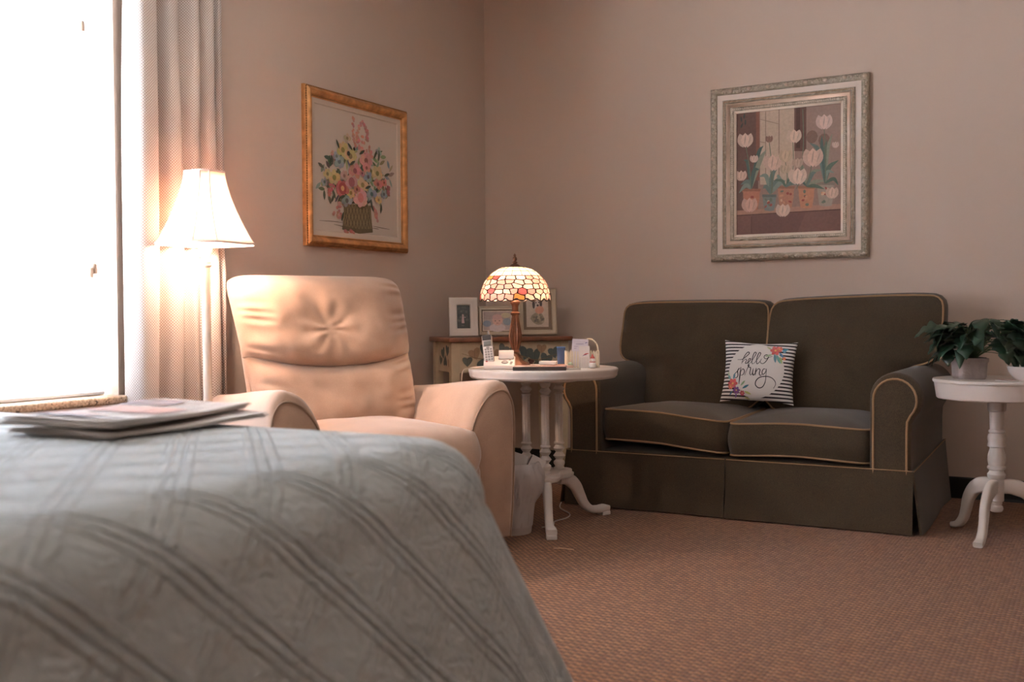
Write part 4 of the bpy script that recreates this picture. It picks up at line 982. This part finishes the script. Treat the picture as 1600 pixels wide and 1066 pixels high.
mk('finial', lathe([(.006, .446), (.011, .450), (.011, .455), (.006, .458), (.010, .466), (.0085, .474), (.004, .478), (.006, .484), (.001, .492)], 20), BRONZE, tl)
def dome(th, s, off=0):      # s 0 top .. 1 bottom
    ph = R(18+72*min(s, 1.0)); r = SHR*math.sin(ph)**.93; z = SHZ0+SHH*(math.cos(ph)/math.cos(R(18)))**.98-max(0, s-1)*.10
    n = Vector((math.cos(th)*math.sin(ph), math.sin(th)*math.sin(ph), math.cos(ph))); return Vector((r*math.cos(th), r*math.sin(th), z))+n*off
def clip_half(poly, p, n):
    out = []
    for i in range(len(poly)):
        a, b = poly[i], poly[(i+1) % len(poly)]; da, db = (a-p).dot(n), (b-p).dot(n)
        if da <= 0: out.append(a)
        if (da < 0 < db) or (db < 0 < da): out.append(a.lerp(b, da/(da-db)))
    return out
rt_ = random.Random(21); CIRC = 6.0; sites = []; rows = [(.46, .5, 19), (.575, 0, 21), (.69, .5, 23), (.805, 0, 24), (.925, .5, 24)]
cells = []
for s, o, n in rows[0:]:
    for k in range(n): sites.append(Vector((CIRC*((k+o+rt_.uniform(-.27, .27))/n % 1), s*2.2+rt_.uniform(-.05, .05))))
for i, p in enumerate(sites):
    poly = [p+Vector(q) for q in ((-.6, -.5), (.6, -.5), (.6, .5), (-.6, .5))]
    for j, q0 in enumerate(sites):
        for sh_ in (-CIRC, 0, CIRC):
            q = q0+Vector((sh_, 0))
            if (q-p).length < 1.2 and (i != j or sh_): poly = clip_half(poly, (p+q)/2, (q-p).normalized())
    poly = clip_half(poly, Vector((0, .40*2.2)), Vector((0, -1))); poly = clip_half(poly, Vector((0, 2.2)), Vector((0, 1)))
    if len(poly) >= 3: cells.append((poly, p, 'f'))
for k in range(16):
    for s0, s1 in ((0.0, .09), (.09, .23), (.23, .40)):
        a, b = CIRC*k/16, CIRC*(k+1)/16; cells.append(([Vector((a+(b-a)*q, s0*2.2)) for q in (0, .5, 1)]+[Vector((a+(b-a)*q, s1*2.2)) for q in (1, .5, 0)], Vector(((a+b)/2, (s0+s1)*1.1)), 't'))
GL = [translucent('glass_cream', (.82, .72, .64), (.95, .82, .70), .55, .25), translucent('glass_pink', (.72, .48, .44), (.92, .60, .52), .5, .25), translucent('glass_rose', (.50, .24, .23), (.75, .28, .25), .5, .25), translucent('glass_amber', (.55, .36, .15), (.8, .5, .2), .5, .25), translucent('glass_green', (.10, .20, .12), (.1, .3, .15), .45, .25), translucent('glass_pale_pink', (.78, .60, .54), (.95, .72, .62), .55, .25)]
LEAD = mat('dark_lead_came', (.05, .035, .028), .5, .5); leadV, leadF = [], []
def scal(x, s): return s+(.035*math.sin(x*2*PI*21/CIRC+1)*max(0, (s-.8)/.2) if s > .8 else 0)
for poly, p, kd in cells:
    c = sum(poly, Vector((0, 0)))/len(poly)
    if kd == 'f':
        Q = [Vector((q.x, q.y)) for q in poly]; R_ = []
        for i in range(len(Q)):
            a, b = Q[i], Q[(i+1) % len(Q)]
            R_ += [a*.86+b*.14, a.lerp(b, .5)+(a.lerp(b, .5)-c)*.0, a*.14+b*.86]
        inner0 = R_; full = []
        for i in range(len(Q)): a, b = Q[i], Q[(i+1) % len(Q)]; pr = Q[i-1]; full += [a*.98+b*.02, a.lerp(b, .5), a*.02+b*.98]
        if p.y/2.2 > .85: g = rt_.choices(GL, [3, 3, 2, 2, 1.6, 3])[0]
        elif p.y/2.2 < .5: g = rt_.choices(GL, [6, 1, .3, .3, 0, 3])[0]
        else: g = rt_.choices(GL, [2.5, 4, 1.2, .5, .1, 5])[0]
    else: inner0 = full = poly; g = GL[0]
    wd = .017 if kd == 'f' else .010
    inner = [c+(q-c)*max(.3, 1-wd*1.0/max((q-c).length, .02)) for q in inner0]
    def D(q, off): return dome(2*PI*q.x/CIRC, scal(q.x, q.y/2.2), off)
    m = len(inner); V = [D(q, .0016) for q in inner]+[D(c, .0018)]+[D(q, -.0012) for q in inner]+[D(c, -.0012)]; F = []
    for k in range(m): k2_ = (k+1) % m; F += [(k, k2_, m), (m+1+k2_, m+1+k, 2*m+1), (k, m+1+k, m+1+k2_, k2_)]
    mk('glass_pane', (V, F), g, shade_p, True, angle=50)
    n0 = len(leadV)
    for off in (.0026, -.002):
        for q in inner: leadV.append(D(q, off))
        for q in full: leadV.append(D(q, off))
    for k in range(m):
        k2_ = (k+1) % m; leadF += [(n0+k, n0+k2_, n0+m+k2_, n0+m+k), (n0+2*m+k2_, n0+2*m+k, n0+3*m+k, n0+3*m+k2_), (n0+k2_, n0+k, n0+2*m+k, n0+2*m+k2_)]
mk('lead_came', (leadV, leadF), LEAD, shade_p, False)
mk('lower_rim', tube([dome(2*PI*k/126, scal(CIRC*k/126, 1.0), .0002) for k in range(126)], .0026, 6, True), LEAD, shade_p)

# ---- cordless telephone
PLW = mat('white_plastic', (.70, .60, .54), .4); PLG = mat('silver_grey_plastic', (.36, .30, .27), .4); SCREEN = mat('grey_lcd_screen', (.20, .19, .17), .25); PLD = mat('dark_plastic', (.06, .045, .04), .4)
ph = thing('cordless_telephone', 'white cordless telephone with answering base on the round table', 'telephone', ont(-.185, -.105), YAWC)
side = [(-.055, .0), (-.055, .016), (.045, .052), (.06, .050), (.06, 0)]   # (y,z)
V = [(x, y, z) for x in (-.066, .066) for y, z in side]; mk('base', (V, [(0, 1, 2, 3, 4), (9, 8, 7, 6, 5)]+[(i, (i+1) % 5, 5+(i+1) % 5, 5+i) for i in range(5)]), PLW, ph, False).modifiers.new('soft_edges', 'BEVEL').width = .004
mk('foot_pad', rbox(-.062, .062, -.05, .055, -.0, .003, 0), PLD, ph, False)
slope = math.atan2(.036, .1)
bp = xf(lathe([(.014, 0), (.014, .003), (.010, .0045), (.010, .003), (.002, .003)], 24), (.022, -.020, .0285), (slope, 0, 0)); mk('dial_ring', bp, PLG, ph)
for x, y in ((.048, -.036), (.050, -.020), (.044, .004)): mk('button', xf(rbox(-.005, .005, -.004, .004, 0, .003, .001), (x, y, .0225+.36*(y+.038)), (slope, 0, 0)), PLG, ph)
mk('flap', xf(rbox(-.032, .032, -.002, .045, .0, .006, .003), (.028, .012, .040), (R(50), 0, 0)), PLW, ph)
hs = mk('handset', xf(comb(rbox(-.022, .022, -.012, .012, 0, .135, .009, 3), xf(lathe([(.005, 0), (.004, .02), (.002, .022)], 10), (.010, .004, .133))), (-.040, -.004, .018), (R(-24), R(-7), 0)), PLG, ph)
def onh(vf): return xf(vf, (-.040, -.004, .018), (R(-24), R(-7), 0))
mk('earpiece', onh(rbox(-.0185, .0185, -.0145, -.011, .108, .131, .002)), PLD, hs); mk('screen', onh(rbox(-.015, .015, -.0142, -.011, .082, .103, .001)), SCREEN, hs); mk('face_plate', onh(rbox(-.0195, .0195, -.0132, -.011, .008, .078, .001)), PLW, hs)
for r in range(5):
    for c in range(3): mk('key', onh(rbox(-.0145+c*.0115, -.0065+c*.0115, -.0155, -.0125, .016+r*.0115, .0235+r*.0115, .001, 1)), PLG, hs, False)
mk('red_key', onh(rbox(-.0155, -.0075, -.0158, -.0125, .0085, .0145, .001, 1)), mat('red_plastic', (.45, .05, .04), .4), hs, False); mk('nav_key', onh(xf(lathe([(.007, 0), (.007, .003), (.002, .004)], 14), (0, -.0125, .072), (R(90), 0, 0))), PLG, hs)
CORDC = mat('cream_cord', (.62, .48, .37), .6)
pc = thing('telephone_cord', 'cream telephone cord hanging over the edge of the round table', 'cord', ont(-.185, -.105), YAWC)
mk('cord', tube(catmull([(-.064, .045, .006), (-.085, .035, .004), (-.105, .005, .003), (-.135, -.002, .003), (-.150, .0, -.004), (-.158, .01, -.03), (-.16, .03, -.12), (-.155, .06, -.25), (-.14, .12, -.45), (-.13, .2, -.655), (-.05, .3, -.664)], 6), .0022, 6), CORDC, pc)

# ---- tray with papers, envelopes, tumbler, picket letter holder, ornaments
mg = thing('magazine', 'dark edged magazine with a reddish cover lying on the round table', 'magazine', ont(-.018, -.185), YAWC-R(4))
mk('pages', rbox(-.108, .108, -.065, .065, 0, .016, .002), PLD, mg, False); P = Paint(); P.rect(-.104, -.062, .104, .062, (196, 150, 138))
for i in range(26): P.blob(random.Random(i).uniform(-.09, .09), random.Random(i+99).uniform(-.05, .05), .014, .009, random.Random(i+7).choice([(160, 100, 92), (216, 184, 172), (120, 72, 70), (206, 160, 120)]), i, 9)
P.build('cover', mg, lambda x, y, h: (x, y, .016+h))
PAP = mat('white_paper', (.74, .66, .60), .8); PINKP = mat('pink_paper', (.70, .47, .38), .8)
for k, (s, d, a, m_, lab, wz, lz) in enumerate(((.055, -.055, 10, PINKP, 'thick pink envelope lying flat on the round table', .13, .075), (.02, -.05, -14, PAP, 'white envelope lying on a pink envelope on the round table', .07, .05))):
    e = thing('envelope', lab, 'envelope', ont(s, d, TZ+k*.0158), YAWC+R(a)); mk('envelope_body', rbox(-wz/2, wz/2, -lz/2, lz/2, 0, .013, .0015), m_, e, False)
    mk('flap', ([(-wz/2, lz/2, .0134), (wz/2, lz/2, .0134), (0, -.004, .0142), (-wz/2, lz/2, .0145), (wz/2, lz/2, .0145), (0, -.004, 0.0155)], [(3, 4, 5), (2, 1, 0), (0, 1, 4, 3), (1, 2, 5, 4), (2, 0, 3, 5)]), m_, e, False)
nt = thing('note_card', 'white cards lying at the end of the magazine on the round table', 'card', ont(.115, -.185), YAWC+R(12)); mk('card', rbox(-.03, .03, -.02, .02, 0, .003, 0), PAP, nt, False); mk('card', xf(rbox(-.028, .028, -.018, .018, .003, .006, 0), rot=(0, 0, .2)), PAP, nt, False)
BLUE = mat('blue_plastic', (.42, .56, .82), .1, trans=.9)
tm = thing('tumbler', 'small blue clear plastic tumbler beside the picket letter holder', 'tumbler', ont(.078, .03)); mk('cup', lathe([(.013, 0), (.0155, .003), (.019, .086), (.0178, .086), (.0145, .006), (.002, .005)], 28), BLUE, tm); mk('rim', tube([(.0185*math.cos(2*PI*k/28), .0185*math.sin(2*PI*k/28), .086) for k in range(28)], .0012, 6, True), mat('blue_rim', (.15, .3, .6), .3), tm)
PICK = mat('cream_picket_wood', (.72, .60, .44), .6, var=.08)
ph_ = thing('letter_holder', 'cream picket fence letter holder with cards on the round table', 'letter holder', ont(.165, -.015), YAWC+R(3)); mk('bottom', rbox(-.068, .068, -.035, .035, .002, .008, .001), PICK, ph_, False)
def picket(h): return comb(rbox(-.0036, .0036, -.002, .002, .0, h-.008, .0008, 1), ([(-.0036, -.002, h-.009), (.0036, -.002, h-.009), (0, -.002, h), (-.0036, .002, h-.009), (.0036, .002, h-.009), (0, .002, h)], [(0, 1, 2), (5, 4, 3), (0, 2, 5, 3), (2, 1, 4, 5)]))
pk = {}
for i in range(13):
    x = -.066+i*.011; h = round(.072+.020*max(0, 1-abs(i-5.5)/4.5), 3)
    for y in (-.037, .037):
        if h not in pk: pk[h] = mk('picket', picket(h), PICK, ph_, False); o = pk[h]
        else: o = copy_obj(pk[h], ph_)
        o.location = (x, y, 0)
for i in range(6):
    for x in (-.069, .069): o = copy_obj(pk[.072], ph_); o.location = (x, -.030+i*.012, 0); o.rotation_euler = (0, 0, R(90))
for y in (-.0335, .0335): mk('rail', comb(rbox(-.068, .068, y-.0016, y+.0016, .02, .026, 0), rbox(-.068, .068, y-.0016, y+.0016, .052, .058, 0)), PICK, ph_, False)
mk('handle', tube(catmull([(.0, .036, .07), (.02, .03, .115), (.045, .0, .118), (.062, -.02, .095), (.064, -.036, .066)], 8), .0035, 8), mat('twisted_twine', (.55, .44, .30), .9, var=.4, vscale=150), ph_)
cd = thing('postcard', 'lilac white card standing up in the picket letter holder', 'card', ont(.150, -.052, TZ+.006), rot=(R(2), R(3), YAWC+R(3))); mk('card', rbox(-.034, .034, -.0006, .0006, .0, .116, 0), mat('lilac_white_card', (.68, .60, .63), .7), cd, False)
P = Paint(); P.stroke([(-.018, .094), (.014, .096)], .0016, (130, 110, 140), False); P.stroke([(-.026, .084), (-.01, .085)], .0014, (150, 130, 150), False); P.stroke([(.02, .1), (.03, .104)], .003, (90, 84, 140)); P.stroke([(-.026, .076), (-.014, .077)], .0014, (150, 130, 150), False); P.build('print', cd, lambda x, y, h: (x, -.0007-h, y))
sk = thing('postcard', 'white striped card with a red and blue mark on the picket letter holder', 'card', ont(.172, -.0555, TZ+.001), rot=(R(3), 0, YAWC+R(3))); mk('card', rbox(-.022, .022, -.0006, .0006, .0, .092, 0), PAP, sk, False)
P = Paint(); P.stroke([(-.004, .052), (.006, .058), (.018, .060)], .005, (196, 60, 54)); P.stroke([(-.008, .050), (.002, .054), (.010, .0545)], .0022, (60, 70, 120))
for i in range(5): P.stroke([(-.018+i*.008, .006), (-.018+i*.008, .044)], .0012, (170, 150, 120), False)
P.build('print', sk, lambda x, y, h: (x, -.0007-h, y))
og = thing('ornament', 'small green ball ornament in front of the picket letter holder', 'ornament', ont(.112, -.068)); mk('ball', lathe([(.003, 0), (.009, .003), (.012, .012), (.009, .021), (.003, .024), (.002, .028)], 16), mat('sage_green_glaze', (.30, .38, .27), .3), og); mk('loop', tube([(.004*math.cos(2*PI*k/12), 0, .030+.004*math.sin(2*PI*k/12)) for k in range(12)], .0008, 5, True), GOLD, og)
sn = thing('figurine', 'small snowman figurine with a red hat by the picket letter holder', 'figurine', ont(.205, -.075)); WC = mat('white_ceramic', (.72, .62, .54), .35); mk('body', lathe([(.010, 0), (.015, .004), (.0165, .014), (.012, .024), (.010, .026), (.0125, .033), (.010, .042), (.003, .045)], 20), WC, sn); RED = mat('red_glaze', (.5, .09, .06), .4); mk('hat', lathe([(.0105, .040), (.0105, .043), (.006, .050), (.001, .060)], 16), RED, sn); mk('scarf', tube([(.011*math.cos(2*PI*k/16), .011*math.sin(2*PI*k/16), .026) for k in range(16)], .0022, 6, True), RED, sn)
mk('nose', xf(lathe([(.002, 0), (.0003, .006)], 8), (0, -.012, .034), (R(90), 0, 0)), mat('orange_glaze', (.7, .3, .06), .4), sn)

# ---- waste bin with plastic bag
BAG = translucent('white_plastic_bag', (.74, .66, .62), (.7, .62, .58), .3, .35)
wb = thing('waste_bin', 'small waste bin lined with a crumpled white plastic bag under the round table', 'waste bin', (1.128, -1.685, 0))
mk('bin', lathe([(.078, 0), (.08, .004), (.104, .255), (.104, .262), (.1, .262), (.076, .01), (.002, .008)], 36), mat('white_bin_plastic', (.66, .57, .52), .5), wb)
V, F = [], []; sg_ = 110; _p = catmull([(.083, 0, .03), (.088, 0, .08), (.096, 0, .13), (.106, 0, .17), (.115, 0, .21), (.119, 0, .245), (.117, 0, .27), (.109, 0, .288), (.099, 0, .29), (.094, 0, .275), (.09, 0, .22)], 4); lv_ = [(q.x, q.z) for q in _p]
for r, z in lv_:
    for k in range(sg_):
        a = 2*PI*k/sg_; q = 1 if z > .12 else .3; n_ = q*(.013*noise.noise((math.cos(a)*4, math.sin(a)*4, z*14))+.011*(abs(noise.noise((math.cos(a)*8, math.sin(a)*8, z*15)))-.2)+.006*abs(noise.noise((math.cos(a)*20, math.sin(a)*20, z*26)))); bul = .02*max(0, math.cos(a-R(28)))**2*max(0, 1-abs(z-.2)/.07)
        rr = r+n_+bul; V.append((rr*math.cos(a), rr*math.sin(a), z+.008*q*noise.noise((a*2, z*10, 2))))
for i in range(len(lv_)-1):
    for k in range(sg_): k2_ = (k+1) % sg_; F.append((i*sg_+k, i*sg_+k2_, (i+1)*sg_+k2_, (i+1)*sg_+k))
mk('bag_liner', (V, F), BAG, wb, angle=45)
for k, (dx, dy, rz, ry, lab) in enumerate(((-.03, .01, 20, 28, 'small white booklet sticking out of the waste bin, leaning outward'), (.025, -.005, 40, 38, 'folded cream leaflet in the waste bin with a dark edge'))):
    t = thing('leaflet', lab, 'leaflet', (1.128+dx, -1.685+dy, .125), rot=(0, R(ry-10), R(rz))); mk('sheet', rbox(-.033, .033, -.004, .0, 0, .205, .001), PAP, t, False); mk('sheet', rbox(-.033, .033, .004, .008, 0, .195, .001), PAP, t, False)
    mk('fold', rbox(-.033, -.030, -.004, .008, 0, .20, .0005), PLD, t, False)

# ---- cords, straw on the carpet
FZ = .0035
tag(mk('power_cord', tube(catmull([(1.20, -1.56, FZ), (1.22, -1.50, FZ), (1.19, -1.42, FZ), (1.20, -1.33, FZ), (1.17, -1.24, FZ), (1.05, -1.1, FZ), (.95, -.8, FZ), (.90, -.40, FZ), (.89, -.05, FZ)], 8), .003, 6), mat('white_cord_vinyl', (.66, .58, .5), .5)), 'thin white power cord lying on the carpet under the round table', 'cord')
tag(mk('wall_cord', tube(catmull([(.54, -.03, .45), (.60, -.018, .38), (.655, -.018, .28), (.66, -.018, .17), (.67, -.04, .06), (.72, -.12, FZ), (.80, -.2, FZ)], 8), .0028, 6), mat('black_cord_vinyl', (.03, .025, .02), .5)), 'dark power cord hanging down the wall behind the round table', 'cord')
tag(mk('straw', tube([(1.42, -1.88, .003), (1.455, -1.872, .004), (1.50, -1.868, .003)], .0022, 6), mat('pale_straw', (.62, .40, .26), .7)), 'small pale straw lying on the carpet by the round table foot', 'straw')

# ================================================================ PEDESTAL TABLE, PLANT, BOWL
T2 = Vector((2.875, -.895, 0)); T2Z = .630
t2 = thing('pedestal_table', 'chipped white pedestal table with three curved legs at the sofa arm', 'side table', T2)
def chipped():
    m = mat('chipped_white_enamel', (.74, .64, .57), .35); n = N(m); c = n.coord(); f = n.ramp(n.noise(16, 4, c, .65), .70, .715); n.color(n.mix(f, (.74, .64, .57), (.05, .025, .02))); n.bump(f, -.3, .001); return m
CHIP = chipped()
o8 = resample(chaikin([(.252*math.cos(R(a)), .252*math.sin(R(a))) for a in range(7, 367, 45)], 3), 96)
mk('table_top', stack(o8, [(1.0, T2Z-.014), (1.012, T2Z-.010), (1.012, T2Z-.004), (1.0, T2Z)]), CHIP, t2, angle=30); mk('apron', stack(o8, [(.93, T2Z-.078), (.95, T2Z-.074), (.985, T2Z-.02), (.985, T2Z-.0135)]), CHIP, t2, angle=30)
mk('pedestal', lathe([(.018, .105), (.022, .108), (.026, .118), (.024, .128), (.019, .132), (.022, .138), (.022, .146), (.028, .15), (.028, .236), (.033, .242), (.034, .254), (.028, .262), (.026, .270), (.034, .276), (.034, .284), (.029, .288), (.0335, .31), (.0325, .33), (.026, .352), (.025, .36), (.034, .364), (.034, .372), (.031, .38), (.0345, .396), (.031, .41), (.025, .416), (.030, .42), (.030, .426), (.025, .43), (.027, .50), (.033, .504), (.033, .510), (.034, .512), (.034, T2Z-.077)], 32), WHITEP, t2, angle=35)
lm2 = comb(leg_mesh([(.012, .205), (.06, .205), (.11, .185), (.145, .14), (.16, .09), (.175, .05), (.20, .022), (.232, .012)], [(.026, .055), (.030, .062), (.030, .05), (.030, .04), (.034, .032), (.036, .022)]))
l0 = None
for a in (-101, 19, 139):
    if l0 is None: l0 = mk('leg', lm2, WHITEP, t2, angle=50); o = l0
    else: o = copy_obj(l0, t2)
    o.rotation_euler = (0, 0, R(a))
def on2(s, d, z=T2Z): v = T2+er*s+ef*d; v.z = z; return v
pp = thing('potted_plant', 'bushy dark green plant in a textured grey-pink pot on the pedestal table', 'plant', on2(-.105, .01), YAWC)
POT = mat('grey_pink_textured_pot', (.40, .32, .29), .8, var=.15, vscale=30, bump=(110, .7, .004))
sq = resample(rrect(.118, .10, .018, 5), 48); mk('pot', comb(stack(sq, [(.86, 0), (.88, .003), (.94, .012), (.93, .016), (.98, .064), (1.04, .068), (1.05, .082), (.96, .083)])), POT, pp); mk('soil', stack(sq, [(.9, .074), (.93, .0845)]), mat('dark_soil', (.03, .02, .015), 1), pp)
LG = mat('dark_green_leaf', (.018, .048, .026), .32, var=.4, vscale=20, spec=.5); LG2 = mat('lighter_green_leaf', (.042, .085, .05), .35, var=.35, vscale=20); STEM = mat('green_stem', (.06, .10, .04), .5)
def leaf_mesh(L, W, lobes, droop, seed):
    n = 14; V, F = [], []; rr = random.Random(seed)
    for i in range(n+1):
        t = i/n; w_ = W/2*math.sin(PI*t**.75)**.8*(1-.15*t)+.0004
        if lobes: w_ *= .55+.45*abs(math.cos(t*lobes*PI))
        z = -droop*L*t*t+.06*L*math.sin(t*3); ed = .18*w_
        sh2 = .25*w_ if lobes else 0
        V += [(L*t-0, 0, z), (L*t+sh2, w_, z+ed+.004*math.sin(t*9+seed)), (L*t+sh2, -w_, z+ed+.004*math.cos(t*8+seed))]
    for i in range(n): a, b = i*3, i*3+3; F += [(a, b, b+1, a+1), (a, a+2, b+2, b)]
    return V, F
protos = [mk('leaf', leaf_mesh(.105, .062, 0, .35, 1), LG, pp), mk('leaf', leaf_mesh(.12, .10, 4, .25, 2), LG, pp), mk('leaf', leaf_mesh(.085, .045, 0, .6, 3), LG2, pp), mk('leaf', leaf_mesh(.10, .085, 3, .45, 4), LG, pp)]
for pr in protos:
    so = pr.modifiers.new('thickness', 'SOLIDIFY'); so.thickness = .0008
rl = random.Random(17); used = [False]*4
stems = []
for i in range(84):
    k = rl.choice((0, 0, 1, 1, 2, 3, 3)); lob = i
    o = copy_obj(protos[k], pp) if used[k] else protos[k]; used[k] = True
    a = rl.random()*2*PI; e = rl.random(); bx_ = .10; rad = .03+.115*math.sqrt(rl.random()); lean = .048
    x = lean+rad*1.15*math.cos(a); y = rad*.75*math.sin(a); z = .12+.13*rl.random()**.6*(1-(rad/.21)**2)+.005
    if i < 8: x, y, z, a = -.055-.008*i+.02*rl.random(), rl.uniform(-.05, .02), .10+.05*rl.random(), PI+rl.uniform(-.6, .9)
    if 8 <= i < 20: x, y, z, a = .075+.07*rl.random(), -.055-.03*rl.random(), .095+.05*rl.random(), -.9+rl.uniform(-.6, .9)
    pt_ = R(rl.uniform(-20, 35)) if i >= 20 else R(rl.uniform(8, 34))
    o.location = (x, y, z); s_ = rl.uniform(.68, 1.08); o.scale = (s_, s_, s_); o.rotation_euler = (R(rl.uniform(-35, 35)), pt_, a+rl.uniform(-.6, .6)); stems.append((x, y, z))
for i, (x, y, z) in enumerate(stems): mk('stem', tube(catmull([(x*.12, y*.12, .08), (x*.5, y*.5, max(.09, z*.85+.02)), (x, y, z)], 5), .0014, 5), STEM, pp)
bw = thing('bowl', 'white bowl on the pedestal table beside the plant', 'bowl', on2(.062, -.112)); mk('bowl_body', lathe([(.034, 0), (.036, .004), (.05, .014), (.064, .034), (.069, .054), (.067, .054), (.062, .036), (.048, .018), (.002, .012)], 40), mat('white_bowl_glaze', (.76, .66, .6), .25), bw); mk('foot_ring', lathe([(.034, .0), (.034, .003), (.03, .003)], 32), WC, bw)
sc_ = thing('coaster', 'pink and white paper coaster lying beside the plant pot', 'coaster', on2(-.020, -.130), .4); mk('disc', lathe([(.04, 0), (.042, .001), (.042, .003), (.04, .004)], 32), PAP, sc_)
P = Paint(); P.blob(0, 0, .032, .032, (206, 150, 140), n=24); P.blob(0, 0, .014, .014, (226, 196, 184), n=16); P.build('print', sc_, lambda x, y, h: (x, y, .004+h))
